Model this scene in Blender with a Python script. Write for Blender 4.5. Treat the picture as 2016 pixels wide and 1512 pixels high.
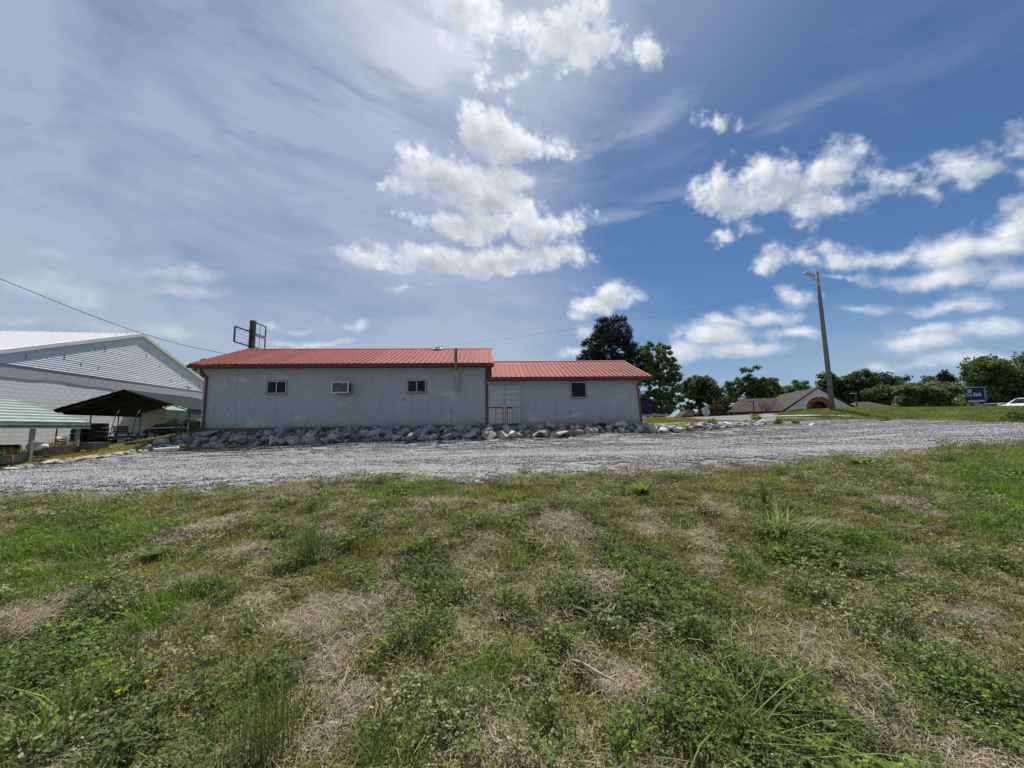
import bpy, bmesh, math, random
import numpy as np
from mathutils import Vector, Matrix, Euler
R = math.radians
scene = bpy.context.scene
for o in list(bpy.data.objects): bpy.data.objects.remove(o)
COL = scene.collection

# ------------------------------------------------------------------ camera
cam_d = bpy.data.cameras.new("camera"); cam = bpy.data.objects.new("camera", cam_d); COL.objects.link(cam)
cam_d.sensor_fit = 'HORIZONTAL'; cam_d.sensor_width = 36.0; cam_d.lens = 36.0 * 757.0 / 2016.0
cam_d.clip_start = 0.05; cam_d.clip_end = 6000
_p, _r = R(6.4), R(0.8)
_f = Vector((0, math.cos(_p), math.sin(_p))); _u0 = Vector((0, -math.sin(_p), math.cos(_p))); _r0 = Vector((1, 0, 0))
_rt = _r0*math.cos(_r) - _u0*math.sin(_r); _up = _u0*math.cos(_r) + _r0*math.sin(_r)
M_ = Matrix((_rt, _up, -_f)).transposed().to_4x4(); M_.translation = (0, 0, 1.6)
cam.matrix_world = M_; scene.camera = cam

# ------------------------------------------------------------------ world
SUN_AZ, SUN_EL = R(11), R(62.5)
SUNV = Vector((math.sin(SUN_AZ)*math.cos(SUN_EL), math.cos(SUN_AZ)*math.cos(SUN_EL), math.sin(SUN_EL)))
scene.view_settings.view_transform = 'Standard'; scene.view_settings.look = 'None'
scene.view_settings.gamma = 1.0; scene.view_settings.exposure = 0.6; scene.view_settings.use_curve_mapping = False
world = bpy.data.worlds.new("World"); scene.world = world; world.use_nodes = True
CLOUDS = [(0.157,0.844,0.059,0.042,-0.16),(0.225,0.802,0.062,0.027,-0.21),(0.119,0.815,0.036,0.031,-0.12),(0.353,0.785,0.039,0.031,-0.29),(0.071,0.864,0.021,0.017,-0.08),(0.052,0.784,0.019,0.006,-0.06),(0.209,0.871,0.028,0.02,-0.19),(-0.137,0.876,0.052,0.027,0.06),(-0.123,0.845,0.029,0.024,0.07),(-0.167,0.887,0.047,0.02,0.09),(-0.055,0.802,0.009,0.019,0.02),(-0.023,0.706,0.087,0.032,-0.03),(0.062,0.667,0.06,0.037,-0.07),(-0.052,0.687,0.062,0.04,-0.0),(0.012,0.654,0.068,0.029,-0.05),(-0.158,0.605,0.121,0.042,0.04),(-0.003,0.604,0.07,0.042,-0.03),(-0.245,0.57,0.08,0.024,0.1),(-0.074,0.559,0.113,0.027,-0.01),(-0.137,0.646,0.027,0.012,0.06),(-0.087,0.722,0.032,0.016,0.03),(-0.123,0.494,0.091,0.029,0.02),(0.085,0.493,0.075,0.038,-0.07),(0.065,0.53,0.043,0.022,-0.06),(-0.356,0.412,0.064,0.029,0.12),(-0.17,0.411,0.144,0.042,0.02),(-0.006,0.426,0.119,0.04,-0.04),(0.111,0.434,0.071,0.037,-0.08),(0.188,0.438,0.031,0.023,-0.1),(-0.28,0.346,0.036,0.008,0.08),(0.196,0.502,0.02,0.019,-0.11),(-0.375,0.418,0.034,0.022,0.14),(-0.061,0.518,0.073,0.022,-0.0),(0.239,0.313,0.086,0.034,-0.1),(0.266,0.332,0.048,0.024,-0.11),(0.173,0.289,0.033,0.02,-0.07),(0.191,0.238,0.033,0.023,-0.06),(0.157,0.197,0.041,0.016,-0.05),(0.535,0.496,0.069,0.04,-0.31),(0.515,0.545,0.023,0.022,-0.31),(0.643,0.479,0.08,0.042,-0.37),(0.734,0.47,0.045,0.039,-0.42),(0.696,0.424,0.066,0.031,-0.36),(0.589,0.466,0.069,0.032,-0.32),(0.751,0.485,0.024,0.022,-0.43),(0.514,0.424,0.016,0.007,-0.25),(0.569,0.426,0.017,0.008,-0.28),(0.519,0.634,0.016,0.006,-0.34),(0.898,0.404,0.039,0.02,-0.48),(0.938,0.415,0.035,0.021,-0.53),(0.964,0.42,0.024,0.018,-0.55),(0.949,0.376,0.014,0.006,-0.49),(0.825,0.408,0.015,0.007,-0.43),(0.846,0.389,0.009,0.007,-0.42),(0.611,0.343,0.026,0.033,-0.25),(0.683,0.335,0.048,0.019,-0.29),(0.758,0.319,0.05,0.027,-0.31),(0.817,0.308,0.025,0.017,-0.33),(0.747,0.288,0.039,0.009,-0.28),(0.729,0.339,0.03,0.017,-0.31),(0.89,0.276,0.057,0.028,-0.35),(0.945,0.292,0.029,0.032,-0.4),(0.864,0.243,0.06,0.02,-0.3),(0.922,0.22,0.039,0.025,-0.31),(0.815,0.26,0.031,0.012,-0.29),(0.756,0.221,0.045,0.013,-0.23),(0.649,0.265,0.038,0.021,-0.22),(0.58,0.235,0.066,0.024,-0.18),(0.628,0.191,0.052,0.019,-0.16),(0.487,0.202,0.07,0.028,-0.13),(0.42,0.176,0.064,0.031,-0.1),(0.536,0.164,0.084,0.027,-0.12),(0.409,0.22,0.026,0.019,-0.11),(0.51,0.231,0.049,0.02,-0.15),(0.87,0.191,0.056,0.014,-0.25),(0.817,0.136,0.048,0.024,-0.17),(0.904,0.142,0.044,0.018,-0.2),(0.873,0.096,0.075,0.015,-0.14),(0.781,0.104,0.036,0.009,-0.12),(0.831,0.161,0.03,0.012,-0.2),(-0.914,0.244,0.052,0.027,0.28),(-0.911,0.267,0.034,0.016,0.3),(-0.872,0.234,0.026,0.02,0.25),(-0.914,0.179,0.043,0.011,0.2),(-0.755,0.292,0.073,0.017,0.24),(-0.731,0.267,0.072,0.014,0.2),(-0.924,0.295,0.033,0.009,0.34),(-0.741,0.196,0.054,0.012,0.15),(-0.48,0.204,0.087,0.012,0.08),(-0.558,0.232,0.054,0.009,0.12),(-0.393,0.244,0.03,0.012,0.08),(-0.492,0.24,0.031,0.01,0.11),(-0.823,0.192,0.039,0.009,0.18)]
_rg = random.Random(4)
for k in range(46):       # the same kind of cumulus goes on round the rest of the sky
    a = R(62) + _rg.random()*R(236); e = R(6) + _rg.random()**1.6*R(60); s = (.03 + .05*_rg.random())*(.5 + .6*math.sin(e))
    for j in range(3): CLOUDS.append((a + _rg.uniform(-.12, .12), e + _rg.uniform(-.03, .03), s*_rg.uniform(1.2, 2.2), s*_rg.uniform(.5, .9), 0))

class NT:
    "tiny node-tree helper"
    def __init__(s, tree): s.t = tree; s.n = tree.nodes; s.l = tree.links
    def add(s, typ, ins=None, **kw):
        n = s.n.new(typ)
        for k, v in kw.items(): setattr(n, k, v)
        for k, v in (ins or {}).items():
            if hasattr(v, 'is_output') or hasattr(v, 'links'): s.l.new(v, n.inputs[k])
            else: n.inputs[k].default_value = v
        return n
    def m(s, op, a, b=0.0, c=0.0, clamp=False):
        n = s.n.new('ShaderNodeMath'); n.operation = op; n.use_clamp = clamp
        for i, v in enumerate((a, b, c)):
            if hasattr(v, 'is_output'): s.l.new(v, n.inputs[i])
            else: n.inputs[i].default_value = v
        return n.outputs[0]
    def ramp(s, fac, stops, interp='LINEAR'):
        n = s.n.new('ShaderNodeValToRGB'); cr = n.color_ramp; cr.interpolation = interp
        while len(cr.elements) > len(stops): cr.elements.remove(cr.elements[-1])
        while len(cr.elements) < len(stops): cr.elements.new(0.5)
        for el, (p, c) in zip(cr.elements, stops):
            el.position = p; el.color = (c[0], c[1], c[2], 1) if hasattr(c, '__len__') else (c, c, c, 1)
        s.l.new(fac, n.inputs[0]); return n.outputs[0]
    def sstep(s, v, a, b, ta=0.0, tb=1.0):
        n = s.add('ShaderNodeMapRange', {0: v, 1: a, 2: b, 3: ta, 4: tb}, interpolation_type='SMOOTHSTEP'); return n.outputs[0]
    def mix(s, f, a, b, blend='MIX'):
        n = s.n.new('ShaderNodeMix'); n.data_type = 'RGBA'; n.blend_type = blend
        for i, v in ((0, f), (6, a), (7, b)):
            if hasattr(v, 'is_output'): s.l.new(v, n.inputs[i])
            else: n.inputs[i].default_value = v if i == 0 else (v[0], v[1], v[2], 1)
        return n.outputs[2]
    def noise(s, vec, scale, detail=4, rough=.55, dist=0.0):
        n = s.add('ShaderNodeTexNoise', {'Scale': scale, 'Detail': detail, 'Roughness': rough, 'Distortion': dist})
        if vec is not None: s.l.new(vec, n.inputs['Vector'])
        return n

# ------------------------------------------------------------------ clouds: a coverage map computed here, on the dome of the sky
def vnoise(x, y, z, seed):
    "smooth value noise on float32 arrays, 0..1"
    tab = np.random.RandomState(seed).rand(32768).astype(np.float32)
    xi = np.floor(x).astype(np.int32); yi = np.floor(y).astype(np.int32); zi = np.floor(z).astype(np.int32)
    fx = x - xi; fy = y - yi; fz = z - zi
    fx = fx*fx*(3 - 2*fx); fy = fy*fy*(3 - 2*fy); fz = fz*fz*(3 - 2*fz)
    def h(a, b, c): return tab[(a*73 + b*1879 + c*10007) & 32767]
    def lx(b, c): p = h(xi, b, c); return p + fx*(h(xi + 1, b, c) - p)
    def ly(c): p = lx(yi, c); return p + fy*(lx(yi + 1, c) - p)
    p = ly(zi); return p + fz*(ly(zi + 1) - p)
def fbm(v, scale, octv, rough=.5, seed=0, billow=False):
    out = np.zeros_like(v[0]); amp = 1.0; tot = 0.0; s = scale
    for k in range(octv):
        c, sn = math.cos(.7*k + seed), math.sin(.7*k + seed)
        x = (v[0]*c - v[1]*sn)*s + 17.3*k + 3.1*seed; y = (v[0]*sn + v[1]*c)*s + 9.2*k; z = (v[2] + .21*v[0])*s + 5.7*k + 40
        n = vnoise(x.astype(np.float32), y.astype(np.float32), z.astype(np.float32), seed*31 + k)
        if billow: n = np.abs(2*n - 1)
        out += amp*n; tot += amp; amp *= rough; s *= 2.03
    return out/tot
def sst(x, a, b): t = np.clip((x - a)/(b - a), 0, 1); return t*t*(3 - 2*t)

CW, CH = 4096, 2048
WISPS = [(.36, .52, .22, .022, .12), (.62, .60, .16, .018, .05), (.30, .66, .20, .03, .3), (-.25, .80, .25, .05, .5), (-.55, .62, .3, .04, .35)]
def sky_block(az, el):
    "cloud depth field and veil for arrays of azimuth and elevation"
    ce = np.cos(el); v = [(np.sin(az)*ce).astype(np.float32), (np.cos(az)*ce).astype(np.float32), np.sin(el).astype(np.float32)]
    w1 = fbm(v, 9, 3, .5, 1) - .5; w2 = fbm(v, 9, 3, .5, 2) - .5; w3 = fbm(v, 40, 3, .55, 5) - .5; w4 = fbm(v, 40, 3, .55, 6) - .5
    daz = (w1*.085 + w3*.022)/np.maximum(ce, .2); de = w2*.055 + w4*.018
    a2 = az + daz; e2 = el + de
    acc = np.full(az.shape, 1.0, np.float32)
    for a, e, L, Mi, tl in CLOUDS:
        da = (a2 - a + math.pi) % (2*math.pi) - math.pi
        m = (np.abs(da)*math.cos(e) < 3.0*L + .05) & (np.abs(e2 - e) < 3.0*Mi + 2*L*abs(math.sin(tl)) + .05)
        if not m.any(): continue
        dx = da[m]*math.cos(e); dy = e2[m] - e
        p = (dx*math.cos(tl) + dy*math.sin(tl))/L; q = (-dx*math.sin(tl) + dy*math.cos(tl))/Mi
        q = np.where(q < 0, q*1.25, q)                      # flatter undersides
        f = (np.sqrt(p*p + q*q) - 1)*(.3*L + .7*Mi)
        g = acc[m]; h = np.clip(.5 + .5*(g - f)/.014, 0, 1); acc[m] = g + (f - g)*h - .014*h*(1 - h)
    el_s = .35 + .65*sst(el, .1, .7)                        # structure shrinks towards the horizon
    n = fbm(v, 16, 7, .56, 7, True) - .36
    n2 = fbm(v, 44, 5, .6, 9) - .5
    n3 = fbm(v, 130, 3, .6, 21) - .5
    dep = -acc + (.085*n + .042*n2 + .024*n3)*el_s - .004 + .009*sst(el, .22, .5)
    st = [v[0], v[1]*1.2, v[2]*2.4]
    vw = fbm(st, 2.0, 3, .5, 11) - .5
    st2 = [st[0] + vw*.5, st[1] + vw*.3, st[2] - vw*.4]
    veil = (fbm(st2, 2.6, 7, .55, 13) - .5)
    wisp = fbm([st2[0]*1.0 + st2[2]*.6, st2[1], st2[2]*1.7], 7, 6, .6, 15) - .5
    return v, dep, veil, wisp, n*.8 + n2*.5
def cloud_map():
    top = CH//2 - 8
    j = np.arange(top, CH); i = np.arange(CW)
    el1 = ((j + .5)/CH - .5)*math.pi; az1 = ((i + .5)/CW - .25)*2*math.pi
    az1 = (az1 + math.pi) % (2*math.pi) - math.pi
    img = np.zeros((CH, CW, 4), np.float32); img[..., 3] = 1
    for blk, step in ((np.where(np.abs(az1) < R(70))[0], 1), (np.where(np.abs(az1) >= R(70))[0], 4)):
        jj = j[::step]; ii = blk[::step]
        az, el = np.meshgrid(az1[ii].astype(np.float32), el1[::step].astype(np.float32))
        v, dep, veil, wisp, crisp = sky_block(az, el)
        dens = sst(dep, -.016, .032)
        thick = np.clip(dep, 0, .09)
        # optical depth between each point and the sun: march across the map towards it
        n0, n1 = dep.shape; od = np.zeros_like(dep); rad = math.pi/CH*step
        dirx = np.clip((SUN_AZ - az)*np.cos(el), -1, 1); diry = np.clip(SUN_EL - el, -1, 1); ln = np.sqrt(dirx**2 + diry**2) + 1e-3
        dirx /= ln; diry /= ln
        J, I = np.meshgrid(np.arange(n0), np.arange(n1), indexing='ij')
        srt = np.argsort(az[0]); inv = np.empty_like(srt); inv[srt] = np.arange(n1)
        Ts = thick[:, srt]; Is = inv[I]
        for s_ in (.006, .013, .021, .031, .043, .058):
            jy = np.clip(J + (diry*s_/rad), 0, n0 - 1).astype(np.int32); ix = np.clip(Is + dirx*s_/rad/np.maximum(np.cos(el), .3), 0, n1 - 1).astype(np.int32)
            od += Ts[jy, ix]
        od = od/6
        lit = np.exp(-od*58)*.70 + .30*np.exp(-thick*26)
        lit = np.clip((lit - .08)*1.25 + crisp*1.1*np.clip(thick/.02, 0, 1), 0, 1)
        side = .84 - .84*sst(v[0], -.22, .46)               # a thin high veil, thicker on the left
        vl = side + veil*(.75 + .5*side) + wisp*.55*(.4 + side) + .34*(1 - sst(el, .0, .34))
        for a, e, L, Mi, tl in WISPS:
            dx = (az - a)*math.cos(e); dy = el - e; p = (dx*math.cos(tl) + dy*math.sin(tl))/L; q = (-dx*math.sin(tl) + dy*math.cos(tl) + wisp*.05)/Mi
            vl = vl + .55*np.exp(-(p*p + q*q)*1.4)*np.clip(.55 + wisp*2.2, 0, 1)
        full = np.stack([dens, lit, np.clip(vl, 0, 1), np.ones_like(vl)], -1)
        if step > 1:
            full = np.repeat(np.repeat(full, step, 0), step, 1)[:len(j), :len(blk)]
        img[top:, blk, :] = full
    im = bpy.data.images.new('cloud_cover', CW, CH, alpha=True, float_buffer=False, is_data=True)
    im.pixels.foreach_set(img.ravel()); im.update(); im.pack()
    return im

wt = NT(world.node_tree); world.node_tree.nodes.clear()
sky = wt.add('ShaderNodeTexSky', sky_type='NISHITA', sun_disc=False, sun_elevation=SUN_EL, sun_rotation=SUN_AZ,
             altitude=200, air_density=1.0, dust_density=0.4, ozone_density=2.0)
D = wt.add('ShaderNodeTexCoord').outputs['Generated']
env = wt.add('ShaderNodeTexEnvironment', {0: D}, image=cloud_map(), interpolation='Cubic')
ch = wt.add('ShaderNodeSeparateColor', {0: env.outputs[0]}).outputs
sep = wt.add('ShaderNodeSeparateXYZ', {0: D}).outputs
base = wt.mix(1.0, sky.outputs[0], (.29, .40, .50), 'MULTIPLY')
veilc = wt.mix(wt.sstep(sep[2], .05, .6), (2.9, 3.45, 4.25), (2.75, 3.1, 4.25))
aur = wt.add('ShaderNodeVectorMath', {0: D, 1: tuple(SUNV)}, operation='DOT_PRODUCT').outputs['Value']
aur = wt.sstep(aur, .82, 1.0, 0.0, 1.0)                     # thin cloud scatters forward: brighter round the sun
veilc = wt.mix(aur, veilc, (4.8, 5.1, 5.7))
skyc = wt.mix(wt.m('ADD', wt.m('MULTIPLY', ch[2], .9), wt.m('MULTIPLY', aur, .24), clamp=True), base, veilc)
ccol = wt.mix(ch[1], (3.0, 3.25, 3.7), (6.8, 6.9, 7.1))      # shaded body to sunlit rim
left = wt.sstep(sep[0], -.75, -.15, .6, .0)                 # seen through the veil
ccol = wt.mix(wt.sstep(sep[2], .03, .35, .30, .0), ccol, (3.6, 3.95, 4.35))
ccol = wt.mix(left, ccol, (3.0, 3.4, 3.95))
op = wt.m('MULTIPLY', ch[0], wt.m('MULTIPLY_ADD', left, -.55, .97))
full = wt.mix(op, skyc, ccol)
bg = wt.add('ShaderNodeBackground', {'Color': full, 'Strength': 0.1})
wo = wt.add('ShaderNodeOutputWorld'); wt.l.new(bg.outputs[0], wo.inputs[0])
world.cycles.sampling_method = 'MANUAL'; world.cycles.sample_map_resolution = 512

# ------------------------------------------------------------------ sun
sd = bpy.data.lights.new("sun", 'SUN'); sd.energy = 4.2; sd.angle = R(0.55); sd.color = (1.0, .955, .89)
sun = bpy.data.objects.new("sun", sd); COL.objects.link(sun)
sun.rotation_euler = SUNV.to_track_quat('Z', 'Y').to_euler(); sun.location = SUNV*50

# ------------------------------------------------------------------ helpers
rng = random.Random(11); NR = np.random.RandomState(5)
def srgb(r, g, b):
    f = lambda c: (c/255/12.92 if c/255 <= .04045 else ((c/255 + .055)/1.055)**2.4)
    return (f(r), f(g), f(b))
MATS = {}
def mat(name, c1, c2=None, scale=4.0, detail=6, rough=.8, bump=0.0, bscale=None, spec=.3, metal=0.0, c3=None, c3t=(.6, .7), c3s=2.0,
        stretch=(1, 1, 1), tint=None, trans=0.0, rand=0.0, coord='Object', extra=None):
    """procedural surface: two colours mixed by noise, an optional third in blotches, bump, a per-face tint attribute and a translucent share"""
    m = bpy.data.materials.new(name); m.use_nodes = True; t = NT(m.node_tree); t.n.clear()
    co = t.add('ShaderNodeTexCoord').outputs[coord]
    if stretch != (1, 1, 1): co = t.add('ShaderNodeVectorMath', {0: co, 1: stretch}, operation='MULTIPLY').outputs[0]
    c2 = c2 or c1
    n = t.noise(co, scale, detail, .6)
    col = t.mix(t.sstep(n.outputs['Fac'], .33, .67), c1, c2)
    if c3: col = t.mix(t.sstep(t.noise(co, c3s, 8, .62, .4).outputs['Fac'], c3t[0], c3t[1]), col, c3)
    if tint:
        at = t.add('ShaderNodeAttribute', attribute_name='tint').outputs['Fac']
        col = t.mix(t.ramp(at, [(0, 0), (1, 1)]), col, tint) if not callable(tint) else tint(t, col, at)
    if rand:
        oi = t.add('ShaderNodeObjectInfo').outputs['Random']
        hs = t.add('ShaderNodeHueSaturation', {'Hue': .5, 'Saturation': 1.0, 'Value': t.m('MULTIPLY_ADD', oi, 2*rand, 1 - rand), 'Color': col}); col = hs.outputs[0]
    if extra: col = extra(t, col, co)
    p = t.add('ShaderNodeBsdfPrincipled', {'Base Color': col, 'Roughness': rough, 'Metallic': metal, 'Specular IOR Level': spec})
    if bump:
        bn = t.noise(co, bscale or scale*4, 6, .65)
        b = t.add('ShaderNodeBump', {'Strength': min(1, bump), 'Distance': .02, 'Height': bn.outputs['Fac']}); t.l.new(b.outputs[0], p.inputs['Normal'])
    sh = p.outputs[0]
    if trans:
        tr = t.add('ShaderNodeBsdfTranslucent', {0: col})
        sh = t.add('ShaderNodeMixShader', {0: trans, 1: sh, 2: tr.outputs[0]}).outputs[0]
    o = t.add('ShaderNodeOutputMaterial'); t.l.new(sh, o.inputs[0]); MATS[name] = m; return m

class MB:
    "collects boxes, tubes, quads; build() links them as one mesh object"
    def __init__(s): s.v = []; s.f = []; s.t = []
    def raw(s, vs, fs, tint=0.0):
        o = len(s.v); s.v += [tuple(p) for p in vs]; s.f += [tuple(i + o for i in f) for f in fs]; s.t += [tint]*len(vs); return s
    def box(s, lo, hi, tint=0.0, m=None):
        x0, y0, z0 = lo; x1, y1, z1 = hi
        vs = [Vector(p) for p in ((x0,y0,z0),(x1,y0,z0),(x1,y1,z0),(x0,y1,z0),(x0,y0,z1),(x1,y0,z1),(x1,y1,z1),(x0,y1,z1))]
        if m: vs = [m @ p for p in vs]
        return s.raw(vs, [(0,3,2,1),(4,5,6,7),(0,1,5,4),(1,2,6,5),(2,3,7,6),(3,0,4,7)], tint)
    def cbox(s, c, size, rz=0.0, rx=0.0, ry=0.0, tint=0.0):
        m = Matrix.Translation(c) @ Euler((rx, ry, rz)).to_matrix().to_4x4(); h = [k/2 for k in size]
        return s.box([-k for k in h], h, tint, m)
    def bar(s, a, b, w, h=None, tint=0.0):
        a = Vector(a); b = Vector(b); d = b - a; q = d.to_track_quat('X', 'Z'); h = h or w
        return s.box((0, -w/2, -h/2), (d.length, w/2, h/2), tint, Matrix.Translation(a) @ q.to_matrix().to_4x4())
    def tube(s, pts, rad, seg=10, tint=0.0, caps=True):
        pts = [Vector(p) for p in pts]; rad = rad if hasattr(rad, '__len__') else [rad]*len(pts); vs = []; fs = []
        q0 = None
        for i, p in enumerate(pts):
            d = (pts[min(i + 1, len(pts) - 1)] - pts[max(i - 1, 0)]).normalized()
            if q0 is None:
                up = Vector((0, 0, 1)) if abs(d.z) < .9 else Vector((1, 0, 0)); u = d.cross(up).normalized()
            else: u = (q0 - d*q0.dot(d)).normalized()
            q0 = u; w = d.cross(u)
            for k in range(seg):
                a = 2*math.pi*k/seg; vs.append(p + (u*math.cos(a) + w*math.sin(a))*rad[i])
        for i in range(len(pts) - 1):
            for k in range(seg):
                k2 = (k + 1) % seg; fs.append((i*seg + k, i*seg + k2, (i + 1)*seg + k2, (i + 1)*seg + k))
        if caps: fs.append(tuple(range(seg - 1, -1, -1))); fs.append(tuple((len(pts) - 1)*seg + k for k in range(seg)))
        return s.raw(vs, fs, tint)
    def lathe(s, prof, c=(0, 0, 0), seg=16, tint=0.0):
        vs = [(c[0] + r*math.cos(2*math.pi*k/seg), c[1] + r*math.sin(2*math.pi*k/seg), c[2] + z) for r, z in prof for k in range(seg)]
        fs = [(i*seg + k, i*seg + (k + 1) % seg, (i + 1)*seg + (k + 1) % seg, (i + 1)*seg + k) for i in range(len(prof) - 1) for k in range(seg)]
        return s.raw(vs, fs, tint)
    def build(s, name, m, parent=None, smooth=False, bevel=0.0):
        me = bpy.data.meshes.new(name); me.from_pydata(s.v, [], s.f); me.update()
        if any(s.t): a = me.attributes.new('tint', 'FLOAT', 'POINT'); a.data.foreach_set('value', s.t)
        return link(name, me, m, parent, smooth, bevel)
def link(name, me, m=None, parent=None, smooth=False, bevel=0.0):
    o = bpy.data.objects.new(name, me); COL.objects.link(o)
    if m is not None: me.materials.append(m)
    if parent is not None: o.parent = parent
    if smooth: me.polygons.foreach_set('use_smooth', [True]*len(me.polygons))
    if bevel:
        b = o.modifiers.new('b', 'BEVEL'); b.width = bevel; b.segments = 1; b.limit_method = 'ANGLE'
    return o
def npmesh(name, V, F, m=None, parent=None, tint=None, smooth=False):
    "mesh from numpy: V (n,3), F (k,3) or (k,4)"
    me = bpy.data.meshes.new(name); V = np.asarray(V, np.float32); F = np.asarray(F, np.int32); k = F.shape[1]
    me.vertices.add(len(V)); me.vertices.foreach_set('co', V.ravel()); me.loops.add(F.size); me.loops.foreach_set('vertex_index', F.ravel())
    me.polygons.add(len(F)); me.polygons.foreach_set('loop_start', np.arange(0, F.size, k, dtype=np.int32)); me.polygons.foreach_set('loop_total', np.full(len(F), k, np.int32))
    me.update(calc_edges=True); me.validate()
    if tint is not None: a = me.attributes.new('tint', 'FLOAT', 'POINT'); a.data.foreach_set('value', np.asarray(tint, np.float32))
    return link(name, me, m, parent, smooth)
def tag(o, label=None, cat=None, group=None, kind=None):
    for k, v in (('label', label), ('category', cat), ('group', group), ('kind', kind)):
        if v: o[k] = v
    return o
def thing(name, label, cat, loc=(0, 0, 0), rz=0.0, group=None):
    o = bpy.data.objects.new(name, None); COL.objects.link(o); o.location = loc; o.rotation_euler = (0, 0, rz); o.empty_display_size = .2
    return tag(o, label, cat, group)
def copy_tree(o, parent=None, label=None):
    c = o.copy(); COL.objects.link(c); c.parent = parent
    for ch in o.children: copy_tree(ch, c)
    if label: c['label'] = label
    return c
def scatter(name, pts, rot, scl, pid, protos, kind_label):
    "one 'stuff' object: instances of prototype clumps on given ground points"
    coll = bpy.data.collections.new(name + '_clumps')
    for o in protos: coll.objects.link(o)
    me = bpy.data.meshes.new(name); me.vertices.add(len(pts)); me.vertices.foreach_set('co', np.asarray(pts, np.float32).ravel())
    a = me.attributes.new('rot', 'FLOAT_VECTOR', 'POINT'); a.data.foreach_set('vector', np.asarray(rot, np.float32).ravel())
    a = me.attributes.new('scl', 'FLOAT', 'POINT'); a.data.foreach_set('value', np.asarray(scl, np.float32))
    a = me.attributes.new('pid', 'INT', 'POINT'); a.data.foreach_set('value', np.asarray(pid, np.int32))
    ng = bpy.data.node_groups.new(name, 'GeometryNodeTree')
    ng.interface.new_socket('Geometry', in_out='INPUT', socket_type='NodeSocketGeometry'); ng.interface.new_socket('Geometry', in_out='OUTPUT', socket_type='NodeSocketGeometry')
    N = ng.nodes; L = ng.links; gi = N.new('NodeGroupInput'); go = N.new('NodeGroupOutput'); ip = N.new('GeometryNodeInstanceOnPoints')
    ci = N.new('GeometryNodeCollectionInfo'); ci.inputs['Collection'].default_value = coll; ci.inputs['Separate Children'].default_value = True; ci.inputs['Reset Children'].default_value = True
    L.new(gi.outputs[0], ip.inputs['Points']); L.new(ci.outputs[0], ip.inputs['Instance']); ip.inputs['Pick Instance'].default_value = True
    for nm, dt, sk in (('pid', 'INT', 'Instance Index'), ('rot', 'FLOAT_VECTOR', 'Rotation'), ('scl', 'FLOAT', 'Scale')):
        na = N.new('GeometryNodeInputNamedAttribute'); na.data_type = dt; na.inputs[0].default_value = nm
        L.new([q for q in na.outputs if q.enabled and q.name == 'Attribute'][0], ip.inputs[sk])
    L.new(ip.outputs[0], go.inputs[0])
    o = bpy.data.objects.new(name, me); COL.objects.link(o); md = o.modifiers.new('scatter', 'NODES'); md.node_group = ng
    return tag(o, kind_label, kind_label.split()[-1] if False else None, kind='stuff')
def proto(name, V, F, m, tint=None):
    o = npmesh(name, V, F, m, None, tint); COL.objects.unlink(o); return o

# ------------------------------------------------------------------ terrain
CP = np.array([(0,0,0),(-3,0,.05),(3,0,-.02),(0,2,.03),(-2.3,2,.05),(2.6,2,.0),(0,-5,-.3),(-8,-3,-.2),(8,-3,-.1),(-5,4,.3),(0,4,.34),(5,4,.37),(-8.21,6.3,.55),(-6.36,6.4,.58),(-4.88,6.4,.59),(-3.11,6.5,.66),(-.09,6.8,.69),(2.62,7,.72),(7.17,8,.84),(9.62,8.8,.91),(12.86,9.8,1.0),(-16,5.5,.3),(20,11,1.15),(-8,11,.72),(0,11.5,.83),(8,12,.98),(15,14,1.2),(-14,10,.55),(-17.06,13,.36),(-16.34,13.8,.48),(-15.62,14.8,.62),(-15.03,16,.76),(-13.38,16.8,.85),(-11.25,16.9,.88),(-8.26,17,.94),(-4.71,17.2,1.0),(-1.35,17.4,1.04),(2.11,17.8,1.06),(7.04,18.5,1.16),(9.98,19.5,1.28),(14.35,21,1.48),(-15.2,18.4,1.45),(-11,18.7,1.56),(-6,18.9,1.6),(-1.4,19.2,1.62),(3,19.5,1.6),(6.6,19.8,1.58),(10,21.2,1.56),(14,23.2,1.72),(-14,28,1.6),(0,28,1.9),(8,28,1.98),(11,28.5,2.05),(18.13,26,1.73),(20.88,23,1.76),(22.08,20,1.6),(23.75,18,1.38),(21.04,29,2.29),(22.45,27,2.45),(26.7,27,2.48),(30.5,26,2.42),(33.2,25,2.4),(30,20,1.9),(27,16,1.4),(13,34,2.13),(17.2,45,2.38),(23.2,45,2.42),(29,45,2.45),(40,34,2.1),(46,36,2.0),(-18,14.8,.6),(-17.9,16.2,.72),(-20,19,.85),(-19.5,21,.95),(-22,14,.5),(-25,22,.8),(-22,28,1.1),(40,72,2.6),(60,70,2.6),(90,90,2.7),(110,100,2.7),(-40,60,1.5),(0,80,2.3),(-60,20,.5),(60,20,2.0),(60,0,1.4),(-60,-20,-.5),(60,-30,.5),(0,-40,-1),(-12,22,1.55),(-7,23,1.6),(-2,23,1.65),(3,23,1.65),(6,23,1.65)], float)
def _k(r2): return np.where(r2 > 1e-9, r2*np.log(np.maximum(r2, 1e-9)), 0.0)*.5
_n = len(CP); _dd = CP[:, None, :2] - CP[None, :, :2]; _K = _k((_dd**2).sum(-1)) + .02*np.eye(_n); _P = np.c_[np.ones(_n), CP[:, :2]]
_A = np.zeros((_n + 3, _n + 3)); _A[:_n, :_n] = _K; _A[:_n, _n:] = _P; _A[_n:, :_n] = _P.T
_W = np.linalg.solve(_A, np.r_[CP[:, 2], 0, 0, 0])
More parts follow.
